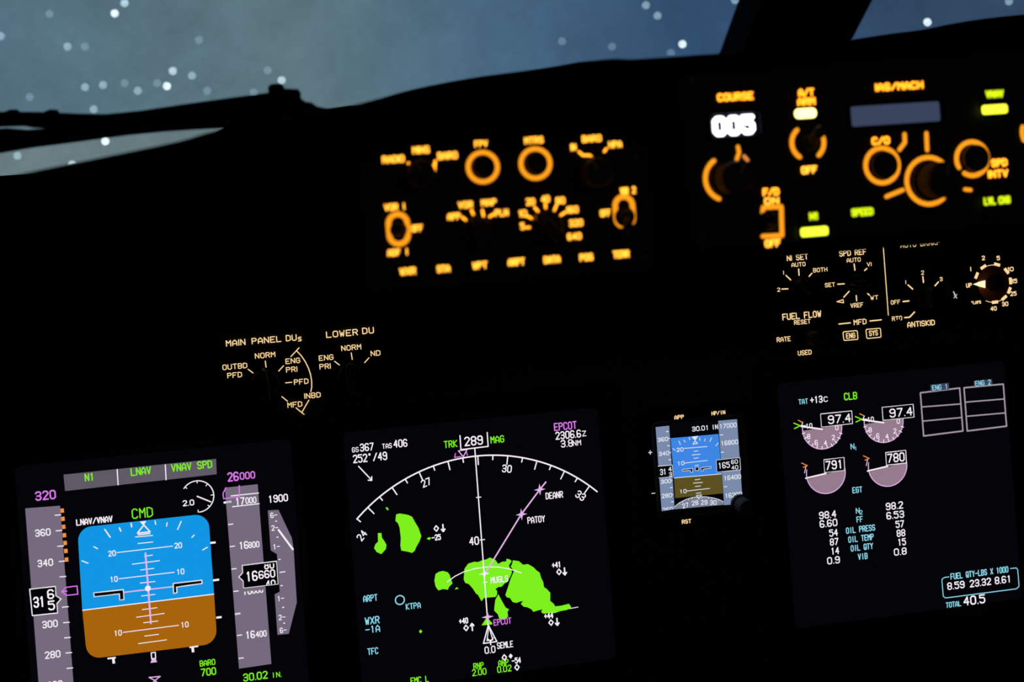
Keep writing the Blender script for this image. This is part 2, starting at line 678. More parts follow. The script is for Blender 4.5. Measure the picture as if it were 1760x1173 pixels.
ws_struct('window_2', [(pr0[0] - .02, -.19), (XR - .01, -.19), (XR - .01, STOP - .05), (pr1[0] - .02, STOP - .05)], -.012, -.004, GLASS)

# ------------------------------------------------------------------ windshield wiper, parked outside the captain's pane
WPL = Plane((0, 1.46, 1.1), (1, 0, 0), (0, 0, 1))               # stands just outside the pane
W0 = WPL.uv((486, 165))
wiper = thing('windshield_wiper', "black parked wiper lying outside the captain's windshield", 'wiper', WPL.matrix(*W0))


def wiper_part(name, px, z0, z1, mat):
    pts = [WPL.uv(p, (z0 + z1) / 2) - W0 for p in px]
    return Geo().prism([(q.x, q.y) for q in pts], z0, z1).obj(name, mat, wiper)


wiper_part('arm', [(-120, 188), (-20, 193), (60, 193), (130, 196), (180, 197), (240, 191), (320, 179), (400, 168), (460, 160), (500, 160), (520, 176), (505, 190), (440, 198), (300, 212), (170, 222), (60, 219), (45, 216), (8, 217), (-60, 222), (-120, 225)], -.008, .006, WIPER)
wiper_part('blade', [(-120, 236), (-60, 228), (8, 221), (45, 224), (120, 218), (260, 205), (400, 190), (446, 186), (446, 214), (400, 219), (340, 222), (280, 226), (220, 232), (130, 244), (60, 253), (0, 263), (-60, 274), (-120, 286)], .004, .016, RUBBER)
wiper_part('pivot', [(462, 162), (461, 149), (466, 145), (484, 144), (489, 153), (512, 154), (517, 160), (517, 170), (525, 176), (535, 177), (545, 184), (575, 190), (575, 206), (500, 214), (425, 216), (430, 192), (460, 180)], -.02, .0, WIPER)
for cx in (20, 88):
    wiper_part('clip', [(cx - 11, 198), (cx - 10, 191), (cx - 5, 189), (cx + 6, 189), (cx + 11, 192), (cx + 11, 199)], -.004, .012, RUBBER)

# ------------------------------------------------------------------ points of light far beyond the glass
FAR = 900.0
SPOT = Geo()
_bm = bmesh.new()
bmesh.ops.create_icosphere(_bm, subdivisions=2, radius=1.0)
SPOT_V = [tuple(v.co) for v in _bm.verts]
SPOT_F = [tuple(v.index for v in f.verts) for f in _bm.faces]
_bm.free()
LEVEL = {'B': ((225, 238, 246), 10.0), 'b': ((200, 222, 232), 6.6), 'm': ((178, 206, 220), 4.3), 'f': ((150, 180, 200), 2.7)}
SPOT_ME = {}
for k, (rgb, st) in LEVEL.items():
    me = bpy.data.meshes.new('point_of_light')
    me.from_pydata(SPOT_V, [], SPOT_F)
    me.materials.append(glow('spot_' + k, rgb, st))
    SPOT_ME[k] = me
SPOTS = [
    (214, 5, 'b', 'pale point of light at the top edge above the left windshield'),
    (197, 23, 'B', 'bright white point of light second from top in left windshield'),
    (85, 24, 'f', 'faint smudged point of light in the upper left corner of the windshield'),
    (116, 80, 'm', 'pale point of light, left one of a pair high over the wiper'),
    (146, 80, 'f', 'faint point of light, right one of a pair high over the wiper'),
    (297, 122, 'b', 'bright point of light topmost in the cluster above the wiper arm'),
    (330, 130, 'm', 'pale point of light rightmost in the cluster above the wiper arm'),
    (287, 148, 'B', 'brightest white point of light in the cluster above the wiper arm'),
    (270, 143, 'f', 'faint point of light touching the brightest one over the wiper arm'),
    (237, 156, 'm', 'pale point of light lowest in the cluster above the wiper arm'),
    (214, 143, 'f', 'faint point of light left of centre in the cluster over the wiper'),
    (177, 146, 'm', 'soft point of light, right one of two left of the wiper cluster'),
    (146, 150, 'm', 'soft point of light, left one of two left of the wiper cluster'),
    (51, 167, 'f', 'faint point of light just over the wiper near the left edge'),
    (161, 188, 'm', 'pale point of light sitting right on the upper edge of the wiper'),
    (356, 156, 'f', 'faint point of light low over the middle of the wiper arm'),
    (484, 138, 'b', "pale point of light directly above the wiper's pivot"),
    (460, 121, 'f', "faint point of light up and left of the wiper's pivot"),
    (342, 69, 'f', 'faint slanting smudge of light in the middle of the left windshield'),
    (1, 62, 'm', 'pale point of light cut by the left edge of the picture'),
    (181, 243, 'B', 'bright point of light in the gap beneath the wiper blade'),
    (30, 268, 'm', 'broad pale point of light under the wiper at the far left'),
    (124, 283, 'b', 'half hidden point of light on the edge of the glareshield under the wiper'),
    (436, 159, 'f', 'faint point of light touching the wiper arm left of its pivot'),
    (1110, 9, 'm', 'soft point of light near the top, upper one of two left of the centre post'),
    (1130, 27, 'm', 'soft point of light, lower one of two left of the centre post'),
    (1173, 76, 'B', 'largest brightest white point of light beside the centre post'),
    (1153, 91, 'f', 'faint point of light just below the brightest one by the centre post'),
    (1052, 80, 'f', 'faint point of light low above the glareshield left of the centre post'),
    (966, 71, 'f', 'faint lone point of light over the middle of the glareshield'),
    (1263, 0, 'm', 'pale point of light touching the left edge of the centre post'),
    (1594, 38, 'B', 'bright point of light resting on the glareshield right of the centre post'),
    (1734, 2, 'm', 'pale point of light in the top right corner'),
]
for px, py, k, label in SPOTS:
    o = bpy.data.objects.new('point_of_light', SPOT_ME[k])
    COL.objects.link(o)
    o.location = EYE + ray(px, py) * FAR
    r = FAR / FPX * 2.3
    o.scale = (r, r, r)
    props(o, label, 'light', 'points of light beyond the windshield')

# ================================================================== glareshield
fb_left, fb_right = FACE.uv((600, 524)).y, FACE.uv((1580, 422)).y
ftop = FACE.uv((1545, 108)).y
u_step = FACE.uv((1175, 450)).x
crown_px = [(-300, 372, .515), (-120, 333, .515), (0, 314, .515), (110, 290, .519), (230, 265, .524), (330, 243, .528), (375, 229, .530), (430, 216, .532), (500, 205, .534), (575, 190, .537), (640, 173, .540), (700, 156, .542),
            (760, 143, .545), (830, 131, .547), (900, 122, .550), (960, 113, .550), (1000, 106, .550), (1030, 107, .550), (1080, 104, .550), (1150, 99, .550), (1240, 95, .550), (1330, 86, .550), (1400, 78, .550),
            (1465, 68, .550), (1530, 58, .550), (1585, 51, .550), (1640, 40, .550), (1700, 31, .550), (1770, 24, .550), (1950, 10, .550), (2300, -20, .550)]


def smooth(pts, k=4):
    """a soft curve through the points (Catmull-Rom)"""
    out = []
    for i in range(len(pts) - 1):
        q = [Vector(pts[min(max(j, 0), len(pts) - 1)]) for j in (i - 1, i, i + 1, i + 2)]
        for s in range(k):
            x = s / k
            out.append(.5 * (2 * q[1] + (q[2] - q[0]) * x + (2 * q[0] - 5 * q[1] + 4 * q[2] - q[3]) * x * x + (3 * q[1] - q[0] - 3 * q[2] + q[3]) * x ** 3))
    return out + [Vector(pts[-1])]


crown_px = smooth(crown_px)
shield = thing('glareshield', 'long black glareshield hooding the panels below the windshield', 'glareshield', MAIN.matrix(.4, FACE.uv((1580, 422)).y, 0))
gi = shield.matrix_world.inverted()
rings = []
for px, py, yy in crown_px:
    d = ray(px, py)
    c = EYE + d * (yy / d.y)
    fb = FACE.uv((px, 500)).x
    vb = fb_left if c.x < u_step else fb_right
    tp = min(ftop, FACE.uv((px, py)).y - .010)
    x = c.x
    back = .155
    ring = [MAIN.world(x, vb, .012), FACE.world(x, vb + .001, -.012), FACE.world(x, vb, -.001), FACE.world(x, tp, -.001), FACE.world(x, tp + .004, .006), FACE.world(x, tp + .010, .004)]
    cc = c
    l0 = ring[-1]
    ring += [l0.lerp(cc, .55), cc, cc + Vector((0, .02, -.004)), cc + Vector((0, .12, -.045)), cc + Vector((0, .30, -.13))]
    ring += [MAIN.world(x, vb + .03, .012)]
    rings.append(ring)
# the lower lip steps up where the captain's section ends
_g = Geo()
n = len(rings[0])
for r in rings:
    _g.v += [tuple(gi @ p) for p in r]
for a in range(len(rings) - 1):
    for i in range(n):
        j = (i + 1) % n
        _g.f.append((a * n + i, a * n + j, (a + 1) * n + j, (a + 1) * n + i))
_g.f.append(tuple(range(n)))
_g.f.append(tuple(reversed(range((len(rings) - 1) * n, len(rings) * n))))
_g.obj('hood', VISOR, shield)

# ================================================================== main instrument panel
panel = thing('instrument_panel', 'broad matte black main instrument panel that carries the display screens', 'instrument panel', MAIN.matrix(0.5, -.35))
Geo().box((XL - .5 + .01, -.42, -.03), (XR - .5 - .01, fb_right + .35 + .08, 0)).obj('panel_face', PANEL, panel)
pts = [MAIN.uv(p, 0) - Vector((.5, -.35)) for p in ((372, 566), (512, 541), (514, 544), (374, 570))]
Geo().prism([(q.x, q.y) for q in reversed(pts)], 0, .003, .0002).obj('edge_highlight', PALE, panel)  # pale raised strip standing in for a highlight along the panel edge


def quad_rect(plane, n, px):
    """the upright rectangle on the plane that best holds the photo pixels"""
    us = [plane.uv(p, n) for p in px]
    return min(q.x for q in us), max(q.x for q in us), min(q.y for q in us), max(q.y for q in us)


def display(name, label, cat, u0, u1, v0, v1, border, screen_mat=SCREEN, cut=.012):
    """a display unit: raised bezel with a chamfered opening and the lit screen in it"""
    cu, cv, w, h = (u0 + u1) / 2, (v0 + v1) / 2, u1 - u0, v1 - v0
    root = thing(name, label, cat, MAIN.matrix(cu, cv, 0))
    Geo().frame(rrect(0, 0, w + 2 * border, h + 2 * border, .006), rrect(0, 0, w, h, .004), 0, .007, .0015).obj('bezel', BEZEL, root)
    Geo().box((-w / 2 - .004, -h / 2 - .004, .0002), (w / 2 + .004, h / 2 + .004, .002)).obj('screen', screen_mat, root)
    if border > .012:
        for sx in (-1, 1):
            for sy in (-1, 1):
                Geo().lathe([(.0028, 0), (.0028, .0006), (.002, .0010)], 16).obj('screw', STEEL, root, loc=(sx * (w / 2 + border * .55), sy * (h / 2 + border * .55), .007))
    return root


DN = .0022
SIDE = .172
# ------------------------------------------------------------------ primary flight display
lu = MAIN.uv(Z1(140, 560), DN).x - .004
tv = MAIN.uv(Z1(680, 100), DN).y + .005
pfd = display('flight_display', 'square primary flight display with blue and brown horizon at lower left', 'display screen', lu, lu + SIDE, tv - SIDE, tv, .0155)

s = Sheet(MAIN, pfd, DN, Z1)
s.poly([(310, 160), (1055, 83), (1058, 158), (318, 240)], BANNER)
s.n += .0001
s.line([(572, 133), (577, 212)], 5, WHITE, cap=False).line([(807, 110), (811, 187)], 5, WHITE, cap=False)
for t, x, y, w in (('N1', 437, 172, 48), ('LNAV', 688, 143, 101), ('VNAV SPD', 936, 118, 202)):
    s.text(t, x, y, w, 39, GREEN)
s.done('mode_banner', pfd)

s = Sheet(MAIN, pfd, DN, Z1)
s.poly([(123, 325), (293, 312), (367, 1290), (197, 1290)], TAPE)
s.n += .0001
for x, y in ((282, 357), (287, 433), (295, 509), (302, 583), (306, 658), (318, 806), (323, 882), (328, 956), (335, 1030), (340, 1105), (346, 1180)):
    s.line([(x - 15, y + 2), (x + 17, y - 1)], 5, WHITE, cap=False)
for t, x, y in (('360', 209, 443), ('340', 221, 591), ('300', 244, 890), ('280', 257, 1039), ('260', 268, 1186)):
    s.text(t, x, y, 77, 36, WHITE)
tape = s.done('airspeed_tape', pfd)
s = Sheet(MAIN, pfd, DN + .0001, Z1)
s.poly([(294, 318), (310, 316), (334, 585), (316, 587)], INK)
s.n += .0001
for i, y in enumerate((336, 376, 415, 456, 494, 533, 575)):
    x = 303 + i * 3.6
    s.poly([(x - 9, y - 9), (x + 8, y - 11), (x + 10, y + 9), (x - 7, y + 11)], AMBER)
s.done('speed_limit_band', tape, 'orange and black chequered band')
s = Sheet(MAIN, pfd, DN + .0003, Z1)
s.box([(145, 720), (270, 706), (273, 752), (298, 768), (278, 790), (281, 836), (158, 849)], 5, WHITE)
s.n += .0001
s.text('31', 191, 782, 58, 54, WHITE, .14).text('6', 247, 744, 34, 48, WHITE, .15).text('5', 251, 799, 34, 48, WHITE, .15)
s.done('airspeed_readout', tape)
s = Sheet(MAIN, pfd, DN + .0003, Z1)
s.line([(300, 732), (322, 711), (376, 704), (380, 744), (326, 750)], 5, MAG, True).line([(308, 731), (326, 729)], 6, MAG)
s.done('speed_bug', tape, 'magenta selected speed mark')
s = Sheet(MAIN, pfd, DN, Z1)
s.text('320', 222, 261, 102, 46, MAG)
s.done('selected_speed', tape, 'magenta selected speed figures')

# attitude indicator: rounded square of sky over ground
s = Sheet(MAIN, pfd, DN, Z1)
cor = [(377, 420), (1017, 350), (1061, 985), (424, 1062)]


def bil(a, b):
    x = (1 - a) * (1 - b) * cor[0][0] + a * (1 - b) * cor[1][0] + a * b * cor[2][0] + (1 - a) * b * cor[3][0]
    y = (1 - a) * (1 - b) * cor[0][1] + a * (1 - b) * cor[1][1] + a * b * cor[2][1] + (1 - a) * b * cor[3][1]
    return (x, y)


def rcorner(ca, cb, a0):
    r = .105
    return [bil(ca + r * math.cos(math.radians(a0 + 15 * i)), cb + r * math.sin(math.radians(a0 + 15 * i))) for i in range(7)]


hl, hr = (402, 823), (1045, 744)
s.poly(rcorner(.105, .105, 180) + rcorner(.895, .105, 270) + [hr, hl], SKYB)
s.done('sky_field', pfd, 'blue upper half of the horizon picture')
s = Sheet(MAIN, pfd, DN, Z1)
s.poly([hl, hr] + rcorner(.895, .895, 0) + rcorner(.105, .895, 90), EARTH)
s.done('ground_field', pfd, 'brown lower half of the horizon picture')
s = Sheet(MAIN, pfd, DN + .0001, Z1)
s.line([hl, hr], 5, WHITE, cap=False)
for a, b, w in (((512, 428), (538, 466), 6), ((583, 420), (590, 436), 6), ((640, 398), (643, 415), 6), ((757, 386), (760, 403), 5), ((816, 395), (813, 412), 5), ((885, 388), (867, 428), 5),
                ((458, 512), (476, 522), 5), ((948, 455), (937, 467), 5), ((400, 581), (430, 593), 5), ((990, 528), (1012, 515), 5)):
    s.line([a, b], w, WHITE)
s.poly([(682, 390), (715, 386), (701, 408)], WHITE)
s.line([(671, 446), (702, 406), (733, 439)], 6, WHITE, True).line([(673, 454), (734, 447)], 6, WHITE, cap=False)
s.done('bank_scale', pfd)
s = Sheet(MAIN, pfd, DN + .0001, Z1)
for a, b in (((660, 465), (747, 457)), ((672, 497), (747, 489)), ((570, 541), (845, 509)), ((705, 559), (746, 553)), ((645, 598), (780, 580)), ((685, 626), (752, 618)), ((580, 669), (852, 637)), ((683, 690), (758, 682)),
             ((690, 753), (758, 745)), ((693, 820), (768, 810)), ((665, 857), (803, 838)), ((700, 884), (772, 875)), ((600, 931), (873, 896)), ((705, 949), (776, 940)), ((675, 986), (815, 967))):
    s.line([a, b], 4, WHITE, cap=False)
for t, x, y in (('20', 547, 545), ('20', 870, 506), ('10', 556, 671), ('10', 881, 634), ('10', 576, 934), ('10', 902, 893)):
    s.text(t, x, y, 38, 28, WHITE)
s.done('pitch_ladder', pfd)
s = Sheet(MAIN, pfd, DN + .0002, Z1)
s.line([(710, 541), (737, 890)], 8, PINK, cap=False).line([(605, 735), (848, 707)], 6, PINK, cap=False)
s.n += .0001
s.disc((722, 716), 14, WHITE, 12)
s.done('flight_director', pfd, 'pale pink crossed steering bars')
s = Sheet(MAIN, pfd, DN + .0003, Z1)
s.box([(458, 738), (602, 722), (605, 770), (585, 772), (583, 742), (460, 756)], 5, WHITE)
s.done('wing_mark', pfd)
s = Sheet(MAIN, pfd, DN + .0003, Z1)
s.box([(846, 692), (985, 676), (987, 692), (862, 709), (864, 737), (848, 740)], 5, WHITE)
s.done('wing_mark', pfd)
s = Sheet(MAIN, pfd, DN, Z1)
for a, b in (((1026, 494), (1053, 491)), ((1040, 677), (1070, 673)), ((1056, 859), (1082, 856)), ((1092, 297), (1130, 292)), ((1147, 842), (1174, 838))):
    s.line([a, b], 10, WHITE, cap=False)
for x0, y0, x1, y1, sx in ((525, 1059, 565, 1054, 553), (925, 1004, 968, 998, 940)):
    s.line([(x0, y0), (x1, y1)], 8, WHITE, cap=False).line([(sx, y0 - 3), (sx + 3, y0 + 24)], 12, WHITE, cap=False)
s.line([(738, 1031), (758, 1028), (760, 1057), (741, 1060)], 5, WHITE, True)
s.poly([(742, 1060), (760, 1058), (767, 1076), (735, 1080)], PINK)
s.line([(728, 1151), (782, 1146), (756, 1166), (780, 1186), (735, 1190), (756, 1166)], 5, PINK, True)
s.text('LNAV/VNAV', 461, 385, 180, 32, WHITE, .17)
s.text('CMD', 695, 347, 104, 50, GREEN, .11)
s.text('BARO', 1013, 1079, 77, 30, GREEN).text('700', 1018, 1123, 75, 38, GREEN)
s.text('30.02', 1247, 1145, 122, 39, GREEN).text('IN.', 1350, 1138, 50, 27, GREEN)
s.done('lettering', pfd)
s = Sheet(MAIN, pfd, DN, Z1)
s.circle((965, 267), 77, 5, WHITE, 143, -88)
for a in (143, 92, 52, 6, -40, -88):
    ca, sa = math.cos(math.radians(a)), -math.sin(math.radians(a))
    s.line([(965 + 77 * ca, 267 + 77 * sa), (965 + 66 * ca, 267 + 66 * sa)], 4, WHITE)
s.line([(963, 266), (1029, 293)], 6, WHITE)
s.text('2.0', 920, 298, 57, 29, WHITE, .17)
s.done('angle_dial', pfd)

s = Sheet(MAIN, pfd, DN, Z1)
s.poly([(1098, 224), (1258, 207), (1325, 1085), (1167, 1108)], TAPE)
s.n += .0001
for x, y in ((1127, 403), (1135, 511), (1143, 621), (1153, 730), (1170, 945), (1178, 1057)):
    s.line([(x - 13, y + 1), (x + 12, y - 2)], 5, WHITE, cap=False)
s.line([(1128, 264), (1262, 250)], 5, WHITE).line([(1135, 317), (1265, 302)], 5, WHITE)
for a, x, y, b, x2, y2 in (('17', 1172, 290, '000', 1225, 285), ('16', 1190, 505, '800', 1240, 502), ('16', 1222, 942, '400', 1275, 938)):
    s.text(a, x, y, 46, 38, WHITE).text(b, x2, y2, 54, 31, WHITE)
s.text('16', 1207, 728, 46, 38, WHITE, clip=(0, 2.2)).text('600', 1258, 724, 54, 31, WHITE, clip=(0, 2.2))
alt = s.done('altitude_tape', pfd)
s = Sheet(MAIN, pfd, DN + .0003, Z1)
s.line([(1092, 278), (1165, 268)], 5, MAG).line([(1168, 214), (1169, 268)], 5, MAG).line([(1092, 278), (1089, 252), (1103, 224)], 5, MAG)
s.text('26', 1138, 170, 56, 46, MAG).text('000', 1208, 164, 76, 36, MAG)
s.done('altitude_bug', alt, 'magenta selected altitude marks')
s = Sheet(MAIN, pfd, DN + .0003, Z1)
s.box([(1183, 604), (1350, 583), (1357, 694), (1190, 713), (1188, 680), (1166, 660), (1185, 640)], 5, WHITE)
s.n += .0001
s.text('16', 1229, 656, 58, 50, WHITE, .14).text('660', 1303, 646, 82, 40, WHITE, .15)
s.text('80', 1314, 602, 50, 38, WHITE, .15, clip=(0, 3.6)).text('40', 1321, 694, 50, 38, WHITE, .15, clip=(3.0, 6))
s.done('altitude_readout', alt)
s = Sheet(MAIN, pfd, DN, Z1)
s.poly([(1308, 335), (1360, 332), (1425, 470), (1434, 525), (1449, 785), (1410, 938), (1355, 943), (1341, 745), (1366, 732), (1352, 548), (1322, 530)], TAPE)
s.n += .0001
s.line([(1360, 430), (1430, 525)], 9, WHITE)
for a, b in (((1344, 388), (1353, 387)), ((1350, 466), (1359, 465)), ((1360, 575), (1370, 574)), ((1366, 638), (1393, 634)), ((1370, 703), (1380, 702)), ((1378, 809), (1388, 808)), ((1383, 886), (1392, 885))):
    s.line([a, b], 5, WHITE, cap=False)
for t, x, y in (('6-', 1337, 358), ('2-', 1342, 420), ('1-', 1350, 512), ('1-', 1371, 765), ('2-', 1377, 857), ('6-', 1383, 920)):
    s.text(t, x, y, 34, 27, WHITE)
s.text('1900', 1358, 276, 97, 37, WHITE)
s.done('vertical_speed_scale', pfd)

# ------------------------------------------------------------------ navigation display
cu = (MAIN.uv(Z2(78, 480), DN).x + MAIN.uv(Z2(1110, 362), DN).x) / 2
tv = MAIN.uv(Z2(970, 55), DN).y + .006
nd = display('navigation_display', 'square navigation display with white compass arc and green weather patches', 'display screen', cu - SIDE / 2, cu + SIDE / 2, tv - SIDE, tv, .0155)


def nd_sheet(k=0):
    return Sheet(MAIN, nd, DN + .0001 * k, Z2)


s = nd_sheet(2)
for t, x, y, w, h, m in (('GS', 76, 182, 29, 22, WHITE), ('367', 125, 171, 60, 34, WHITE), ('TAS', 211, 166, 42, 22, WHITE), ('406', 268, 155, 60, 34, WHITE), ('252*/49', 139, 215, 147, 36, WHITE),
                         ('TRK', 482, 158, 58, 31, GREEN), ('289', 580, 144, 80, 40, WHITE), ('MAG', 681, 138, 59, 31, GREEN), ('EPCOT', 971, 81, 98, 34, MAG), ('2306.6', 983, 118, 110, 34, WHITE), ('Z', 1051, 113, 18, 24, WHITE),
                         ('3.8', 977, 155, 52, 32, WHITE), ('NM', 1020, 153, 36, 24, WHITE), ('40', 582, 571, 42, 36, WHITE), ('DEANR', 924, 376, 75, 29, WHITE), ('PATOY', 847, 480, 76, 29, WHITE), ('MUGLS', 690, 735, 76, 28, WHITE),
                         ('EPCOT', 703, 915, 77, 27, MAG), ('KTPA', 323, 848, 64, 27, CYAN), ('ARPT', 140, 815, 62, 29, CYAN), ('WXR', 148, 910, 63, 33, CYAN), ('-1A', 150, 947, 63, 31, CYAN), ('TFC', 151, 1041, 47, 29, CYAN),
                         ('0.0', 650, 1035, 47, 31, WHITE), ('SEMLE', 714, 1014, 70, 28, WHITE), ('RNP', 601, 1103, 45, 27, GREEN), ('2.00', 604, 1130, 62, 29, GREEN), ('ANP', 707, 1090, 45, 27, GREEN), ('0.02', 711, 1116, 62, 29, GREEN),
                         ('FMC L', 350, 1163, 78, 28, GREEN)):
    s.text(t, x, y, w, h, m, .14)
s.done('lettering', nd)
s = nd_sheet(1)
s.line([(90, 253), (146, 312)], 5, WHITE).line([(131, 312), (146, 313), (146, 297)], 5, WHITE)
s.done('wind_arrow', nd)
s = nd_sheet(1)
s.line([(522, 122), (526, 182), (642, 168), (638, 109)], 5, WHITE)
s.line([(515, 187), (552, 182), (536, 212)], 4, PINK, True)
s.line([(503, 198), (499, 215), (527, 211)], 4, MAG).line([(549, 190), (553, 205)], 4, MAG)
s.done('heading_box', nd)
# the compass arc: a true circle about the aircraft
apts = [s.q(p) for p in ((83, 478), (150, 415), (245, 335), (360, 270), (480, 229), (585, 208), (700, 203), (850, 230), (965, 273), (1068, 333), (1107, 360))]
cen = s.q((644, 948))
rad = sum((p - cen).length for p in apts) / len(apts)
s = nd_sheet(1)
lw = 6 * s.s((600, 600))
ang = lambda p: math.atan2(p.y - cen.y, p.x - cen.x)
a0, a1 = ang(apts[0]), ang(apts[-1])
s.path([cen + Vector((math.cos(a0 + (a1 - a0) * i / 60), math.sin(a0 + (a1 - a0) * i / 60))) * rad for i in range(61)], lw, WHITE)
trk = ang(s.q((585, 208)))
k1 = s.s((600, 600))
for hdg in range(240, 340, 5):
    a = trk - math.radians(hdg - 289)
    if not (a1 - .005 < a < a0 + .005):
        continue
    d = Vector((math.cos(a), math.sin(a)))
    s.path([cen + d * rad, cen + d * (rad - (37 if hdg % 10 == 0 else 19) * k1)], lw * .85, WHITE)
for t, x, y, hdg in (('30', 722, 263, 300), ('27', 378, 322, 270), ('33', 1036, 378, 330), ('24', 104, 548, 240)):
    s.text(t, x, y, 42, 33, WHITE, .14, rot=math.radians(-(hdg - 289) * .95))
s.done('compass_arc', nd)
s = nd_sheet(3)
s.line([(585, 176), (641, 930)], 5, WHITE)
for a, b in (((592, 386), (611, 384)), ((607, 567), (627, 565)), ((622, 748), (637, 746))):
    s.line([a, b], 4, WHITE)
s.done('track_line', nd)
s = nd_sheet(3)
s.line([(630, 708), (783, 458), (862, 352), (888, 320)], 6, PINK)
s.done('route_line', nd, 'pale pink planned route')
for c, r, m in (((862, 352), 25, PINK), ((784, 458), 25, PINK), ((626, 711), 24, WHITE), ((640, 895), 26, PINK)):
    s = nd_sheet(4)
    s.star(c, r, m)
    s.done('waypoint_star', nd)
s = nd_sheet(3)
s.line([(468, 746), (500, 722), (540, 702), (590, 688), (640, 682), (690, 683), (735, 691), (783, 707)], 4, WHITE)
s.done('range_arc', nd)
s = nd_sheet(2)
s.circle((266, 823), 19, 5, CYAN)
s.done('airport_symbol', nd)
for dx, dy, ax, ay, up, t, tx, ty in ((421, 518, 450, 516, 0, '-25', 421, 556), (944, 703, 968, 701, 0, '+41', 933, 673), (910, 919, 936, 916, 0, '+44', 900, 890), (548, 942, 574, 938, 1, '+40', 537, 912), (765, 1110, None, 0, 0, '-54', 762, 1081), (711, 1068, None, 0, 0, '', 0, 0)):
    s = nd_sheet(3)
    s.diamond((dx, dy), 9.5, 5, WHITE)
    if ax:
        s.arrow((ax, ay), 30, up, 6, WHITE)
    if t:
        s.text(t, tx, ty, 40, 26, WHITE, .18)
    s.done('traffic_symbol', nd)
s = nd_sheet(3)
s.diamond((738, 1062), 9, 5, WHITE, True)
s.done('traffic_symbol', nd)
s = nd_sheet(4)
s.line([(643, 930), (622, 1008), (679, 1000)], 5, WHITE, True).line([(645, 935), (637, 996), (662, 993)], 4, WHITE, True).line([(640, 988), (652, 1000), (664, 984)], 4, WHITE).line([(652, 996), (653, 1014)], 5, WHITE)
s.done('aircraft_symbol', nd)
s = nd_sheet(2)
s.poly([(614, 931), (636, 897), (644, 905), (660, 922), (658, 927)], GREEN)
s.done('position_triangle', nd)
for zz, blob in (
    (Z2, [(250, 458), (265, 454), (300, 460), (318, 468), (330, 490), (345, 515), (357, 550), (350, 572), (343, 584), (333, 602), (330, 612), (318, 622), (300, 617), (272, 612), (268, 590), (270, 560), (265, 515), (258, 496), (247, 485)]),
    (Z2, [(172, 538), (187, 537), (190, 558), (200, 572), (209, 588), (206, 606), (187, 627), (168, 619), (156, 602), (162, 585), (173, 574)]),
    (Z2, [(413, 740), (418, 712), (432, 703), (450, 699), (470, 705), (478, 716), (482, 730), (490, 752), (476, 766), (470, 779), (450, 776), (430, 782), (418, 765)]),
    (Z9, [(85, 290), (88, 235), (105, 210), (120, 190), (170, 175), (200, 178), (230, 165), (270, 155), (300, 140), (345, 160), (368, 193), (400, 175), (435, 172), (437, 150), (462, 155), (480, 170), (470, 185), (458, 205), (462, 222), (478, 240), (482, 262), (470, 295), (440, 345), (425, 352), (395, 382), (370, 384), (345, 400), (360, 420), (358, 450), (345, 467), (300, 470), (250, 476), (230, 502), (215, 475), (200, 448), (185, 440), (160, 400), (125, 360), (95, 350), (82, 320)]),
    (Z9, [(490, 163), (540, 170), (575, 200), (615, 194), (660, 220), (690, 250), (712, 265), (725, 310), (742, 345), (748, 385), (770, 400), (800, 432), (800, 500), (830, 525), (840, 545), (890, 540), (955, 524), (970, 545), (975, 560), (935, 575), (880, 585), (840, 600), (800, 600), (740, 605), (725, 590), (735, 570), (700, 578), (660, 590), (645, 570), (610, 552), (580, 548), (556, 525), (575, 500), (550, 505), (520, 516), (490, 510), (465, 475), (440, 470), (428, 450), (445, 400), (455, 370), (470, 320), (485, 285), (500, 250), (472, 215), (485, 190)]),
    (Z9, [(370, 445), (385, 475), (410, 520), (430, 555), (458, 570), (445, 592), (450, 630), (425, 650), (380, 652), (365, 610), (335, 580), (338, 540), (345, 490)]),
    (Z2, [(205, 429), (212, 427), (219, 438), (212, 440)]), (Z2, [(500, 778), (508, 768), (516, 775)]), (Z2, [(347, 957), (354, 949), (362, 957), (354, 965)]), (Z2, [(380, 562), (390, 555), (400, 558), (392, 567)]),
):
    s = Sheet(MAIN, nd, DN, zz)
    s.poly(blob, GREEN)
    s.done('weather_patch', nd)
s = Sheet(MAIN, nd, DN, Z9)
s.line([(960, 564), (1030, 551)], 8, GREYW)
s.done('weather_tail', nd)

# ------------------------------------------------------------------ engine display
lu = MAIN.uv(Z4(70, 600), DN).x - .006
tv = MAIN.uv(Z4(735, 45), DN).y + .010
eng = display('engine_display', 'square engine display with four mauve half dials and columns of figures at right', 'display screen', lu, lu + SIDE, tv - SIDE, tv, .0155)


def en_sheet(k=0):
    return Sheet(MAIN, eng, DN + .0001 * k, Z4)


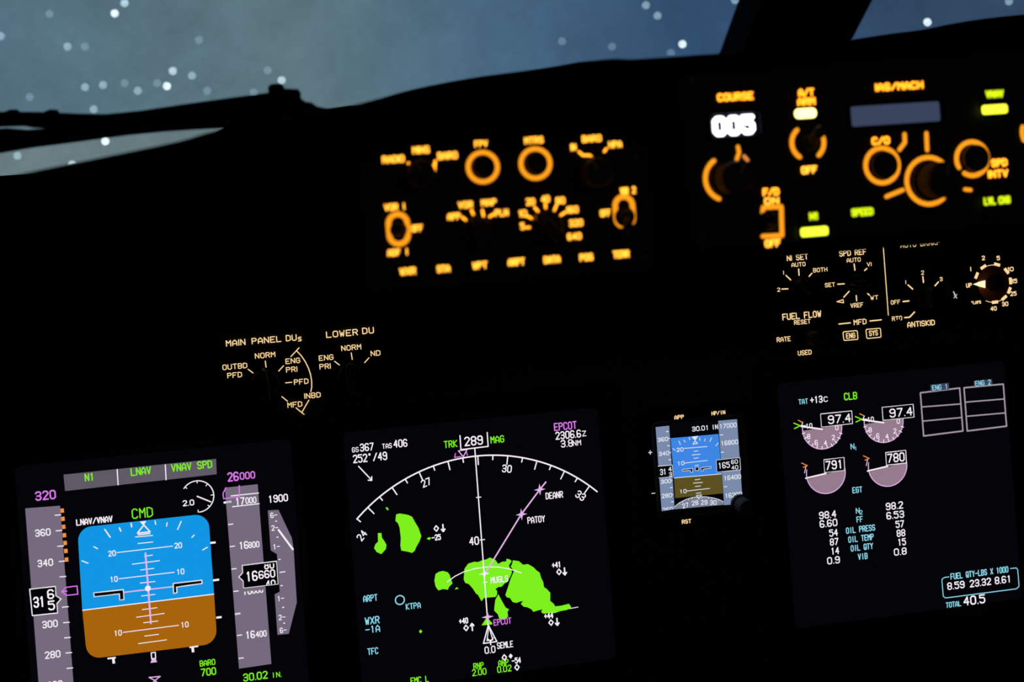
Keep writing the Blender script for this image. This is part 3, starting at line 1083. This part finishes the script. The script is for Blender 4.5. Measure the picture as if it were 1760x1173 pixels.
s = en_sheet(2)
for t, x, y, w, h, m in (('TAT', 108, 135, 44, 25, CYAN), ('+13', 168, 126, 58, 33, WHITE), ('C', 211, 124, 19, 25, WHITE), ('CLB', 325, 110, 61, 35, GREEN), ('N', 334, 341, 18, 27, CYAN), ('1', 349, 350, 9, 18, CYAN), ('EGT', 356, 540, 46, 28, CYAN),
                         ('N', 358, 636, 18, 27, CYAN), ('2', 373, 643, 14, 20, CYAN), ('FF', 367, 675, 30, 28, CYAN), ('OIL PRESS', 371, 720, 135, 29, CYAN), ('OIL TEMP', 373, 762, 118, 29, CYAN), ('OIL QTY', 377, 803, 104, 29, CYAN), ('VIB', 381, 845, 45, 29, CYAN),
                         ('98.4', 220, 654, 80, 34, WHITE), ('6.60', 224, 693, 82, 34, WHITE), ('54', 247, 737, 40, 33, WHITE), ('87', 250, 778, 40, 33, WHITE), ('14', 254, 820, 38, 33, WHITE), ('0.9', 247, 863, 59, 33, WHITE),
                         ('98.2', 526, 613, 80, 34, WHITE), ('6.53', 530, 655, 82, 34, WHITE), ('57', 551, 697, 40, 33, WHITE), ('88', 556, 738, 40, 33, WHITE), ('15', 560, 779, 38, 33, WHITE), ('0.8', 553, 823, 59, 33, WHITE),
                         ('TOTAL', 797, 1065, 71, 26, CYAN), ('40.5', 892, 1045, 101, 42, WHITE)):
    s.text(t, x, y, w, h, m, .15)
s.done('lettering', eng)
for ox, oy, val in ((0, 0, '97.4'), (282, -30, '97.4')):
    c = (195 + ox, 258 + oy)
    s = en_sheet(0)
    k = s.s(c)
    s.disc(c, 95, GAUGE, 30, -180 + 1, 4)
    g = s.done('fan_speed_dial', eng)
    s = en_sheet(1)
    s.circle(c, 95, 4, PINK, -188, 4)
    for i, (t, dx, dy) in enumerate((('10', -60, -11), ('8', -62, 37), ('6', -27, 65), ('4', 15, 67), ('2', 51, 42), ('0', 67, -3))):
        s.text(t, c[0] + dx, c[1] + dy, 30 if t == '10' else 15, 24, WHITE, .15)
    for a in range(-165, 0, 15):
        ca, sa = math.cos(math.radians(a)), -math.sin(math.radians(a)) 
        s.line([(c[0] + 94 * ca, c[1] + 94 * sa), (c[0] + 82 * ca, c[1] + 82 * sa)], 4, WHITE)
    s.line([(c[0] - 96, c[1] - 9), (c[0], c[1] + 4)], 7, WHITE)
    s.done('scale', g)
    s = en_sheet(2)
    s.box([(188 + ox, 192 + oy), (330 + ox, 178 + oy), (334 + ox, 236 + oy), (192 + ox, 251 + oy)], 4, WHITE)
    s.n += .0001
    s.text(val, 274 + ox, 214 + oy, 106, 40, WHITE, .14)
    s.done('readout', g)
    s = en_sheet(2)
    s.line([(65 + ox, 234 + oy), (94 + ox, 246 + oy), (68 + ox, 259 + oy)], 5, GREEN)
    s.line([(85 + ox, 221 + oy), (106 + ox, 231 + oy)], 4, AMBER).line([(106 + ox, 231 + oy), (99 + ox, 250 + oy)], 4, WHITE).line([(96 + ox, 246 + oy), (120 + ox, 246 + oy)], 4, WHITE)
    s.done('limit_mark', g)
for ox, oy, val in ((0, 0, '791'), (283, -33, '780')):
    c = (212 + ox, 463 + oy)
    s = en_sheet(0)
    s.disc(c, 94, GAUGE, 30, -167 - 1, 6)
    g = s.done('exhaust_temperature_dial', eng)
    s = en_sheet(1)
    s.circle(c, 94, 4, PINK, -195, 6)
    s.line([(c[0] - 92, c[1] + 24), (c[0], c[1] + 2)], 7, WHITE)
    s.done('scale', g)
    s = en_sheet(2)
    s.box([(203 + ox, 402 + oy), (295 + ox, 392 + oy), (298 + ox, 450 + oy), (207 + ox, 460 + oy)], 4, WHITE)
    s.n += .0001
    s.text(val, 250 + ox, 425 + oy, 80, 42, WHITE, .14)
    s.done('readout', g)
    s = en_sheet(2)
    s.line([(101 + ox, 417 + oy), (127 + ox, 429 + oy), (108 + ox, 437 + oy)], 4, AMBER)
    s.line([(120 + ox, 434 + oy), (114 + ox, 462 + oy)], 4, PINK)
    s.done('limit_mark', g)
for q, d1, d2, tag, t, tx, ty in (([(645, 95), (825, 73), (840, 270), (660, 293)], ((651, 160), (830, 146)), ((656, 225), (835, 208)), [(690, 58), (775, 49), (778, 79), (693, 88)], 'ENG 1', 735, 69),
                                  ([(845, 72), (1025, 55), (1040, 248), (860, 270)], ((850, 138), (1030, 123)), ((855, 203), (1035, 187)), [(889, 41), (973, 32), (976, 57), (892, 66)], 'ENG 2', 932, 49)):
    s = en_sheet(0)
    s.line(q, 7, BOXG, True).line(d1, 6, BOXG).line(d2, 6, BOXG)
    s.n += .0001
    s.poly(tag, LCD)
    s.n += .0001
    s.text(t, tx, ty, 73, 24, CYAN, .15)
    s.done('alert_box', eng)
s = en_sheet(1)
s.line([(776, 939), (755, 942), (745, 949), (744, 958), (750, 1028), (758, 1035), (768, 1035), (1085, 994), (1096, 984), (1097, 975), (1091, 906), (1084, 898), (1058, 901)], 4, CYAN)
s.text('FUEL QTY-LBS X 1000', 916, 921, 268, 29, CYAN, .15)
s.text('8.59', 808, 978, 80, 34, WHITE, .15).text('23.32', 920, 965, 99, 34, WHITE, .15).text('8.61', 1024, 952, 77, 34, WHITE, .15)
s.done('fuel_box', eng)

# ------------------------------------------------------------------ standby flight display
u0, u1, v0, v1 = MAIN.uv(Z3(163, 600), DN).x - .0008, MAIN.uv(Z3(872, 480), DN).x + .0008, MAIN.uv(Z3(500, 935), DN).y - .001, MAIN.uv(Z3(500, 190), DN).y + .001
isfd = display('standby_display', 'small square standby flight display between the two larger screens', 'display screen', u0, u1, v0, v1, .010)
s = Sheet(MAIN, isfd, .0072, Z3)
s.text('APP', 343, 140, 86, 38, WARM, .2).text('HP/IN', 687, 102, 122, 36, WARM, .2).text('RST', 408, 1055, 84, 38, WARM, .2).text('+', 90, 450, 36, 54, GREYW, .17).text('-', 117, 808, 36, 40, GREYW, .2)
s.done('lettering', isfd)
s = Sheet(MAIN, isfd, DN + .0002, Z3)
s.text('30.01', 530, 238, 150, 44, STBYW, .16).text('IN', 656, 226, 56, 44, STBYW, .16)
s.done('pressure_setting', isfd)


def st_sheet(k=0):
    return Sheet(MAIN, isfd, DN + .0001 * k, Z3)


s = st_sheet()
s.poly([(137, 228), (255, 215), (303, 947), (190, 965)], STBY)
s.n += .0001
for x0, y0 in ((228, 267), (238, 392), (250, 515), (263, 759), (273, 884)):
    s.line([(x0, y0), (x0 + 23, y0 - 2)], 8, STBYW, cap=False)
for x0, y0 in ((246, 328), (255, 452), (268, 696), (276, 820)):
    s.line([(x0, y0), (x0 + 18, y0 - 2)], 6, STBYW, cap=False)
for t, x, y in (('360', 200, 335), ('340', 210, 459), ('300', 228, 703), ('280', 235, 828)):
    s.text(t, x, y, 92, 38, STBYW, .17)
s.text('260', 243, 950, 92, 38, STBYW, .17, clip=(3, 6))
g = s.done('airspeed_tape', isfd)
s = st_sheet(2)
s.poly([(158, 573), (283, 562), (292, 662), (167, 673)], INK)
s.line([(158, 571), (283, 560), (292, 662), (167, 673)], 5, STBYW)
s.n += .0001
s.text('31', 203, 620, 57, 54, STBYW, .14).text('4', 263, 596, 30, 42, STBYW, .16).text('3', 268, 642, 28, 38, STBYW, .16)
s.done('airspeed_readout', g)
s = st_sheet()
s.poly([(685, 172), (850, 158), (900, 897), (738, 912)], STBY)
s.n += .0001
for x0, y0 in ((700, 297), (709, 449), (735, 751)):
    s.line([(x0, y0), (x0 + 28, y0 - 2)], 7, STBYW, cap=False)
for t, x, y in (('17000', 772, 214), ('16800', 785, 363), ('16400', 810, 668), ('16200', 820, 822)):
    s.text(t, x, y, 152, 42, STBYW, .16)
g = s.done('altitude_tape', isfd)
s = st_sheet(2)
s.box([(668, 517), (875, 495), (882, 602), (675, 622)], 5, STBYW)
s.n += .0001
s.text('165', 736, 562, 102, 54, STBYW, .14).text('60', 828, 531, 60, 38, STBYW, .16).text('40', 831, 581, 60, 36, STBYW, .16)
s.done('altitude_readout', g)
s = st_sheet()
s.poly([(268, 325), (688, 288), (715, 640), (298, 673)], STBYS)
s.done('sky_field', isfd, 'blue upper half of the standby horizon')
s = st_sheet()
s.poly([(298, 675), (715, 640), (728, 808), (308, 850)], STBYE)
s.done('ground_field', isfd, 'olive lower half of the standby horizon')
s = st_sheet(1)
s.line([(298, 674), (715, 638)], 6, STBYW, cap=False)
for a, b in (((385, 414), (590, 398)), ((390, 543), (592, 519)), ((408, 788), (612, 765)), ((468, 440), (510, 436)), ((455, 472), (530, 465)), ((470, 502), (512, 497)), ((478, 566), (516, 560)), ((480, 690), (528, 684)), ((465, 719), (550, 712)), ((483, 749), (532, 743)), ((490, 809), (537, 803))):
    s.line([a, b], 6, STBYW, cap=False)
for t, x, y in (('20', 350, 425), ('10', 358, 545), ('10', 378, 791)):
    s.text(t, x, y, 62, 36, STBYW, .17)
s.done('pitch_ladder', isfd)
s = st_sheet(1)
for a, b in (((340, 350), (355, 382)), ((385, 340), (395, 359)), ((432, 318), (437, 338)), ((522, 320), (526, 345)), ((572, 330), (566, 351)), ((628, 320), (612, 353)), ((685, 366), (665, 391)), ((288, 415), (308, 432))):
    s.line([a, b], 6, STBYW)
s.poly([(450, 312), (512, 304), (483, 346)], STBYW)
s.line([(464, 377), (483, 348), (504, 371)], 7, STBYW, True)
s.done('bank_scale', isfd)
s = st_sheet(2)
s.box([(372, 599), (460, 590), (463, 622), (445, 624), (443, 607), (373, 613)], 5, STBYW)
s.box([(535, 583), (620, 573), (621, 586), (553, 596), (554, 612), (537, 614)], 5, STBYW)
s.box([(484, 582), (513, 579), (515, 606), (486, 609)], 5, STBYW)
s.done('aircraft_symbol', isfd)
s = st_sheet(1)
s.line([(300, 928), (350, 888), (400, 863), (455, 845), (515, 838), (575, 839), (640, 848), (690, 862), (732, 882)], 5, STBYW)
s.n -= .0001
s.poly([(303, 930), (350, 890), (400, 865), (455, 847), (515, 840), (575, 841), (640, 850), (690, 864), (734, 884), (736, 908), (303, 948)], glow('standby_rose', (120, 128, 150)))
s.n += .0002
for x, y, x2, y2 in ((345, 893, 352, 903), (372, 880, 378, 891), (425, 857, 428, 868), (455, 848, 457, 860), (545, 840, 545, 852), (602, 845, 600, 857), (632, 849, 629, 860), (690, 865, 685, 875)):
    s.line([(x, y), (x2, y2)], 4, STBYW)
for t, x, y, r in (('27', 398, 915, 16), ('28', 482, 892, 6), ('29', 562, 887, -6), ('30', 642, 888, -12)):
    s.text(t, x, y, 60, 42, STBYW, .16, rot=math.radians(r * .6))
s.line([(494, 828), (540, 822), (515, 858)], 6, STBYW, True)
s.done('heading_rose', isfd)
round_knob(isfd, MAIN, Z3(875, 900), .004, .0068, .016, KNOB)
for p in (Z3(343, 140), Z3(687, 102), Z3(408, 1055), Z3(90, 450), Z3(117, 808)):
    push_button(isfd, MAIN, p, .0062, .0085 if p[0] > 1130 else .004, .0042, .0008, BEZEL)

# ------------------------------------------------------------------ display selector panel
def plate(name, label, cat, pl, px, n=.0016, rad=.004, mat=PLATE):
    """a raised plate over the upright rectangle that spans the photo pixels"""
    a, b, c, d = quad_rect(pl, 0, px)
    root = thing(name, label, cat, pl.matrix((a + b) / 2, (c + d) / 2, 0))
    Geo().prism(rrect(0, 0, b - a, d - c, rad), 0, n, .0005).obj('plate', mat, root)
    for sx in (-1, 1):
        for sy in (-1, 1):
            Geo().lathe([(.0024, 0), (.0024, .0005), (.0017, .0009)], 14).obj('screw', STEEL, root, loc=(sx * ((b - a) / 2 - .006), sy * ((d - c) / 2 - .006), n))
    return root


PT = .0019
sel = plate('display_selector_panel', 'black panel with MAIN PANEL DUs and LOWER DU selector knobs', 'control panel', MAIN, [(345, 700), (690, 590)])
s = Sheet(MAIN, sel, PT, Z8)
for t, x, y, w, h in (('MAIN PANEL', 418, 257, 527, 60), ('DU', 773, 226, 104, 60), ('LOWER', 1253, 184, 303, 62), ('DU', 1499, 157, 112, 62), ('NORM', 526, 390, 194, 52), ('OUTBD', 240, 496, 236, 52), ('PFD', 238, 578, 140, 52),
                      ('ENG', 788, 443, 140, 52), ('PRI', 777, 525, 108, 52), ('PFD', 867, 640, 138, 52), ('MFD', 807, 857, 141, 52), ('INBD', 974, 770, 156, 52), ('NORM', 1340, 318, 190, 52), ('ENG', 1103, 413, 140, 52), ('PRI', 1093, 496, 107, 52), ('ND', 1570, 371, 93, 52)):
    s.text(t, x, y, w, h, WARM, .15, True)
s.text('s', 853, 229, 36, 60, WARM, .15)
for a, b in (((528, 445), (535, 503)), ((365, 523), (412, 558)), ((700, 490), (655, 540)), ((720, 652), (778, 646)), ((685, 782), (737, 825)), ((847, 320), (770, 403)), ((818, 888), (900, 955)), ((940, 815), (877, 925)), ((1340, 368), (1350, 430)), ((1183, 448), (1228, 482)), ((1508, 415), (1467, 460))):
    s.line([a, b], 9, WARM)
s.line([(825, 350), (868, 395), (905, 450), (935, 510), (955, 570), (966, 635), (967, 690), (958, 735)], 9, WARM)
s.done('lettering', sel)
pointer_knob(sel, MAIN, Z8(530, 655), .0016, .0092, .017, 93)
pointer_knob(sel, MAIN, Z8(1340, 595), .0016, .0092, .017, 93)

# ------------------------------------------------------------------ engine and reference selector panel
ref = plate('reference_panel', 'black panel with N1 SET, SPD REF and FUEL FLOW knobs right of centre', 'control panel', MAIN, [(1326, 610), (1521, 418)])
s = Sheet(MAIN, ref, PT, Z5)
for t, x, y, w, h in (('NI SET', 270, 163, 141, 40), ('AUTO', 277, 210, 93, 29), ('BOTH', 420, 245, 94, 29), ('1', 179, 264, 4, 27), ('2', 147, 376, 21, 27), ('SPD REF', 634, 132, 180, 40), ('AUTO', 640, 180, 93, 29), ('VI', 742, 209, 31, 28), ('SET', 484, 344, 67, 29),
                      ('VREF', 661, 478, 85, 31), ('WT', 776, 428, 52, 29), ('FUEL FLOW', 299, 545, 258, 44), ('RESET', 302, 588, 109, 31), ('RATE', 180, 702, 93, 33), ('USED', 318, 790, 91, 33), ('MFD', 682, 588, 85, 37), ('ENG', 620, 678, 62, 36), ('SYS', 770, 661, 60, 36)):
    s.text(t, x, y, w, h, WARM, .16, True)
for a, b in (((278, 240), (281, 281)), ((347, 288), (365, 268)), ((195, 282), (226, 312)), ((168, 372), (208, 370)), ((643, 207), (648, 248)), ((712, 250), (727, 236)), ((535, 340), (578, 337)), ((575, 425), (610, 387)), ((657, 415), (660, 450)), ((732, 402), (744, 412)), ((543, 602), (618, 594)), ((747, 582), (822, 574))):
    s.line([a, b], 8, WARM)
s.line([(530, 455), (570, 441), (574, 462)], 6, WARM, True)
s.line([(835, 97), (868, 543)], 6, WARM)
s.line([(575, 653), (658, 645), (664, 651), (668, 696), (664, 703), (580, 710), (575, 704), (570, 660)], 6, WARM, True)
s.line([(725, 637), (811, 630), (816, 635), (820, 683), (815, 689), (732, 697), (726, 692), (721, 643)], 6, WARM, True)
s.done('lettering', ref)
pointer_knob(ref, MAIN, Z5(285, 355), .0016, .0060, .013, 140)
pointer_knob(ref, MAIN, Z5(648, 332), .0016, .0060, .013, 175)
round_knob(ref, MAIN, Z5(352, 690), .0016, .0055, .013, KNOBG)
for p in (Z5(620, 678), Z5(770, 662)):
    push_button(ref, MAIN, p, .0005, .0135, .0085, .00118, KNOB)

# ------------------------------------------------------------------ autobrake panel
brk = plate('autobrake_panel', 'black panel with the AUTO BRAKE and ANTISKID lettering and one selector', 'control panel', MAIN, [(1530, 570), (1625, 409)])
s = Sheet(MAIN, brk, PT, Z5)
for t, x, y, w, h in (('AUTO BRAKE', 1078, 72, 264, 38), ('2', 1093, 264, 20, 28), ('1', 983, 327, 4, 27), ('3', 1215, 306, 20, 28), ('OFF', 915, 458, 63, 29), ('RTO', 925, 565, 67, 30), ('ANTISKID', 1083, 599, 183, 38)):
    s.text(t, x, y, w, h, WARM, .16, True)
for l in ([(1095, 290), (1099, 328)], [(998, 345), (1028, 372)], [(1175, 350), (1197, 325)], [(965, 454), (1003, 450)], [(975, 560), (1008, 557), (1040, 523)]):
    s.line(l, 9, WARM)
s.done('lettering', brk)
pointer_knob(brk, MAIN, Z5(1103, 428), .0016, .0068, .015, 90)

# ------------------------------------------------------------------ flap gauge
fc = Z5(1556, 333)
fr = MAIN.scale(fc)
flap = thing('flap_gauge', 'round flap position dial with cream needle at the right edge', 'gauge', MAIN.matrix(*MAIN.uv(fc), 0))
R = 60 * fr
Geo().lathe([(R, 0), (R, .003), (R * .97, .0042), (R * .93, .0042), (R * .91, .0022), (R * .3, .0020)], 56).obj('case', BEZEL, flap)
Geo().lathe([(31.5 * fr, .0020), (31.5 * fr, .0024)], 56).obj('dial_face', paint('dial_brown', (120, 78, 52), .7), flap)
s = Sheet(MAIN, flap, .0027, Z5)
for t, x, y, w in (('UP', 1398, 347, 40), ('1', 1410, 240, 8), ('2', 1493, 167, 22), ('5', 1591, 168, 22), ('10', 1672, 241, 40), ('15', 1698, 319, 36), ('25', 1690, 402, 42), ('30', 1636, 470, 42), ('40', 1560, 500, 42), ('FLAPS', 1445, 460, 66)):
    s.text(t, x, y, w, 30 if t != 'FLAPS' else 22, WARM, .2, True)
for a in (152, 118, 72, 35, 2, -27, -55, -88):
    c, d = s.q((1556, 333)), Vector((math.cos(math.radians(a)), math.sin(math.radians(a))))
    s.path([c + d * 116 * s.s((1556, 333)), c + d * 136 * s.s((1556, 333))], 44 * s.s((1556, 333)), WARM, cap=False)
s.circle((1556, 333), 120, 4, WARM, 118, 72)
s.circle((1556, 333), 126, 4, WARM, -55, -118)
s.done('scale', flap)
s = Sheet(MAIN, flap, .0031, Z5)
s.poly([(1424, 340), (1470, 322), (1506, 314), (1506, 365), (1472, 357)], glow('needle_cream', (255, 226, 176), 1.3))
nd_o = s.done('needle', flap, 'cream pointer')
round_knob(flap, MAIN, Z5(1556, 333), .0024, 50 * .26136 * fr, .0020, KNOB, 'hub')
lamp_d = bpy.data.lights.new('gauge_lamp', 'POINT')
lamp_d.energy, lamp_d.color, lamp_d.shadow_soft_size = .0005, (1, .5, .25), .002
lamp = bpy.data.objects.new('gauge_lamp', lamp_d)
COL.objects.link(lamp)
lamp.parent = flap
lamp.location = (-.0115, -.001, .0105)
s = Sheet(MAIN, panel, .0008, Z5)
s.line([(1297, 390), (1306, 408)], 7, GREYW).line([(1302, 408), (1318, 432)], 6, GREYW).line([(1318, 408), (1300, 430)], 6, GREYW)
s.done('printed_mark', panel)

# ================================================================== glareshield control panels
FT = .0024
efis = plate('display_control_panel', 'glareshield control panel with amber rings, knobs and a bottom row of buttons', 'control panel', FACE, [(630, 505), (1112, 245)], .0018)


def fs(root, z, n=FT):
    return Sheet(FACE, root, n, z)


s = fs(efis, Z7)
for t, x, y, w, h in (('RADIO', 165, 229, 138, 46), ('MINS', 336, 172, 106, 46), ('BARO', 500, 207, 124, 46), ('BARO', 1390, 102, 120, 44), ('IN', 1277, 155, 34, 44), ('HPA', 1535, 138, 82, 44), ('FPV', 707, 134, 82, 42), ('MTRS', 1033, 112, 118, 44),
                      ('VOR', 152, 526, 86, 44), ('1', 231, 521, 8, 44), ('OFF', 312, 656, 72, 44), ('ADF', 170, 806, 82, 44), ('1', 249, 800, 8, 44), ('APP', 540, 583, 82, 44), ('VOR', 611, 511, 92, 44), ('MAP', 755, 497, 94, 44), ('PLN', 834, 560, 84, 44),
                      ('5', 962, 643, 26, 44), ('10', 965, 565, 50, 44), ('20', 1012, 492, 56, 44), ('40', 1104, 475, 54, 44), ('80', 1196, 485, 58, 44), ('160', 1271, 541, 74, 44), ('320', 1293, 623, 86, 44), ('640', 1283, 706, 88, 44), ('VOR', 1592, 426, 52, 44), ('2', 1650, 420, 26, 44), ('OFF', 1475, 562, 66, 44)):
    s.text(t, x, y, w, h, ORANGEB, .2, True)
for a, b in (((258, 253), (276, 285)), ((424, 240), (420, 300)), ((415, 265), (418, 300)), ((1312, 184), (1335, 205)), ((1335, 205), (1378, 205)), ((1378, 205), (1402, 228)), ((590, 588), (612, 604)), ((648, 545), (660, 572)), ((715, 545), (722, 580)), ((785, 568), (760, 585)), ((985, 652), (1010, 650)), ((990, 580), (1018, 594)),
             ((1038, 528), (1058, 550)), ((1104, 505), (1106, 530)), ((1172, 515), (1160, 545)), ((1230, 555), (1200, 575)), ((1480, 165), (1468, 182))):
    s.line([a, b], 15, ORANGE)
s.done('lettering', efis, 'glowing amber lettering')
for i, (cx, cy) in enumerate(((718, 278), (1043, 256))):
    s = fs(efis, Z7)
    s.circle((cx, cy), 91, 28, RING)
    s.done('button_ring', efis, 'glowing amber ring')
    push_button(efis, FACE, Z7(cx, cy), .0018, 132 * .278 * FACE.scale(Z7(cx, cy)), 0, .005, KNOB, round_=True)


def oval(s, cx, cy, rx, ry, w, m, gap=None):
    k = s.s((cx, cy))
    c = s.q((cx, cy))
    pts = []
    for i in range(49):
        a = math.radians((gap or -90) + i * ((360 - 2 * ((gap or -90) + 90)) if gap else 360) / 48)
        yy = (ry - rx) if math.sin(a) >= 0 else -(ry - rx)
        pts.append(c + Vector((rx * math.cos(a), rx * math.sin(a) + yy)) * k)
    s.path(pts, w * k, m)


s = fs(efis, Z7)
oval(s, 196, 661, 58, 92, 32, RING)
s.done('switch_ring', efis, 'glowing amber oval')
s = fs(efis, Z7)
oval(s, 1591, 553, 55, 92, 32, RING, gap=-60)
s.done('switch_ring', efis, 'glowing amber oval open at its foot')
toggle(efis, FACE, Z7(196, 665), .0018, (-.001, .001), .006, .0022)
toggle(efis, FACE, Z7(1590, 585), .0018, (-.001, -.006), .009, .0026)
round_knob(efis, FACE, Z7(330, 325), .0018, .0066, .011, mark=110)
round_knob(efis, FACE, Z7(1400, 318), .0018, .0074, .012, mark=120)
pointer_knob(efis, FACE, Z7(685, 680), .0018, .0066, .010, 100)
pointer_knob(efis, FACE, Z7(1110, 650), .0018, .0072, .010, 130)
for t, x, y, w in (('WXR', 255, 921, 100), ('STA', 475, 906, 82), ('WPT', 700, 885, 92), ('ARPT', 925, 864, 104), ('DATA', 1145, 849, 102), ('POS', 1357, 835, 84), ('TERR', 1572, 816, 102)):
    o = push_button(efis, FACE, Z7(x, y), .0018, .0098, .0078, .0025)
    s = Sheet(FACE, efis, .0018 + .0027, Z7)
    s.text(t, x, y, w, 46, ORANGEB, .22, True)
    s.done('legend', o).matrix_parent_inverse = Matrix.Translation(-o.location)

mcp = plate('mode_control_panel', 'wide glareshield autopilot panel with white course digits and green lit buttons', 'control panel', FACE, [(1185, 430), (1460, 100), (2150, 180)], .0018)
s = fs(mcp, Z6)
for t, x, y, w, h in (('COURSE', 255, 201, 190, 42), ('A/T', 624, 179, 84, 42), ('ARM', 625, 226, 94, 42), ('OFF', 640, 583, 84, 42), ('IAS/MACH', 1110, 146, 252, 42), ('C/O', 1013, 431, 94, 42), ('SPD', 1631, 546, 84, 42), ('INTV', 1625, 603, 106, 42), ('F/D', 440, 698, 86, 42), ('ON', 444, 745, 78, 38), ('OFF', 450, 966, 84, 42)):
    s.text(t, x, y, w, h, ORANGEB if h == 38 or t == 'OFF' else ORANGE, .25, True)
s.done('lettering', mcp, 'glowing amber lettering')
for nm, fn in (
    ('course_ring', lambda s: s.circle((208, 628), 114, 24, RING, 122, 245)),
    ('tick_mark', lambda s: s.line([(268, 462), (274, 492), (262, 528)], 20, RING)),
    ('tick_mark', lambda s: s.line([(300, 512), (318, 532)], 18, AMBER)),
    ('switch_ring', lambda s: s.circle((633, 441), 88, 24, RING, 128, 235)),
    ('switch_ring', lambda s: s.circle((633, 441), 88, 24, RING, 18, -52)),
    ('tick_mark', lambda s: s.line([(1137, 397), (1139, 440), (1110, 478)], 22, RING)),
    ('tick_mark', lambda s: s.line([(1251, 392), (1255, 480)], 22, RING)),
    ('speed_ring', lambda s: s.circle((1263, 640), 122, 24, RING, 38, 308)),
    ('tick_mark', lambda s: s.line([(1042, 723), (1128, 688)], 22, RING)),
    ('button_ring', lambda s: s.circle((1490, 525), 88, 24, RING, 208, -125)),
    ('tick_mark', lambda s: s.line([(1452, 685), (1482, 688)], 20, RING)),
    ('heading_ring', lambda s: s.circle((1835, 385), 92, 24, RING, 160, 205)),
    ('switch_bracket', lambda s: s.line([(397, 808), (400, 779), (494, 775), (498, 925), (398, 930)], 24, RING)),
):
    s = fs(mcp, Z6)
    fn(s)
    s.done(nm, mcp, 'glowing amber ' + ('ring' if 'ring' in nm else 'bracket' if 'bracket' in nm else 'tick'))
s = fs(mcp, Z6)
s.circle((1020, 560), 91, 24, RING)
s.done('button_ring', mcp, 'glowing amber ring')
u = [FACE.uv(Z6(*p), .0018) for p in ((112, 295), (382, 278), (388, 405), (118, 420))]
mi = mcp.matrix_world.inverted()
cen6 = Z6(247, 350)
c6 = FACE.uv(cen6)
k6 = FACE.scale(cen6) * .32955
w = Geo().frame(rrect(0, 0, 300 * k6, 140 * k6, .002), rrect(0, 0, 258 * k6, 112 * k6, .001), 0, .003, .0004).obj('course_window', BEZEL, mcp, loc=local(mcp, FACE, cen6, .0018))
s = fs(mcp, Z6)
s.text('005', 246, 351, 222, 104, DIGIT, .26)
s.done('course_digits', mcp, 'bright white figures')
cen7 = Z6(1087, 292)
k7 = FACE.scale(cen7) * .32955
Geo().frame(rrect(0, 0, 535 * k7, 136 * k7, .002), rrect(0, 0, 490 * k7, 103 * k7, .001), 0, .0022, .0008).obj('window_frame', BEZEL, mcp, loc=local(mcp, FACE, cen7, .0018))
Geo().box((-247 * k7, -53 * k7, 0), (247 * k7, 53 * k7, .0007)).obj('speed_window', LCD, mcp, loc=local(mcp, FACE, cen7, .0018), label='blank grey blue display window')


def lit_button(x, y, txt, tx, ty, tw, bar, barm, lm=LIME, bw=150, bh=48):
    cy = (y + ty) / 2 if bar else ty
    o = push_button(mcp, FACE, Z6(tx, cy if bar else ty + 25), .0018, .0140, .0126, .0022, label='square push button')
    bi = Matrix.Translation(-o.location)
    s = Sheet(FACE, mcp, .0018 + .0024, Z6)
    s.text(txt, tx, ty, tw, 42, lm, .25, True)
    q = s.done('legend', o)
    q.matrix_parent_inverse = bi
    if bar:
        s = Sheet(FACE, mcp, .0018 + .0024, Z6)
        c, k = s.q((x, y)), s.s((x, y))
        s.raw([(c.x + a, c.y + b) for a, b in rrect(0, 0, bw * k, bh * k, bh * k * .3)], barm)
        q = s.done('light_bar', o)
        q.matrix_parent_inverse = bi


lit_button(1607, 267, 'VNAV', 1607, 187, 95, True, LIMEB, bw=145)
lit_button(667, 905, 'N1', 662, 825, 44, True, LIMEB, bw=152)
lit_button(0, 0, 'SPEED', 917, 803, 116, False, None)
lit_button(0, 0, 'LVL CHG', 1620, 743, 140, False, None)
o = push_button(mcp, FACE, Z6(620, 288), .0018, .0119, .0051, .0012, BEZEL, 'lamp_housing')
s = Sheet(FACE, mcp, .0018 + .0014, Z6)
c, k = s.q((620, 288)), s.s((620, 288))
s.raw([(c.x + a, c.y + b) for a, b in rrect(0, 0, 120 * k, 52 * k, 22 * k)], YELB)
q = s.done('lamp_lens', o, 'pale yellow lit lens')
q.matrix_parent_inverse = Matrix.Translation(-o.location)
round_knob(mcp, FACE, Z6(213, 630), .0018, .0084, .015, KNOBG, mark=60)
toggle(mcp, FACE, Z6(628, 446), .0018, (.001, .005), .012, .003)
push_button(mcp, FACE, Z6(1020, 560), .0018, 140 * k7, 0, .004, KNOB, round_=True)
round_knob(mcp, FACE, Z6(1264, 642), .0018, .0092, .015, KNOBG, mark=75)
push_button(mcp, FACE, Z6(1490, 525), .0018, 140 * k7, 0, .005, KNOB, round_=True)
toggle(mcp, FACE, Z6(420, 858), .0018, (-.002, .002), .010, .003)
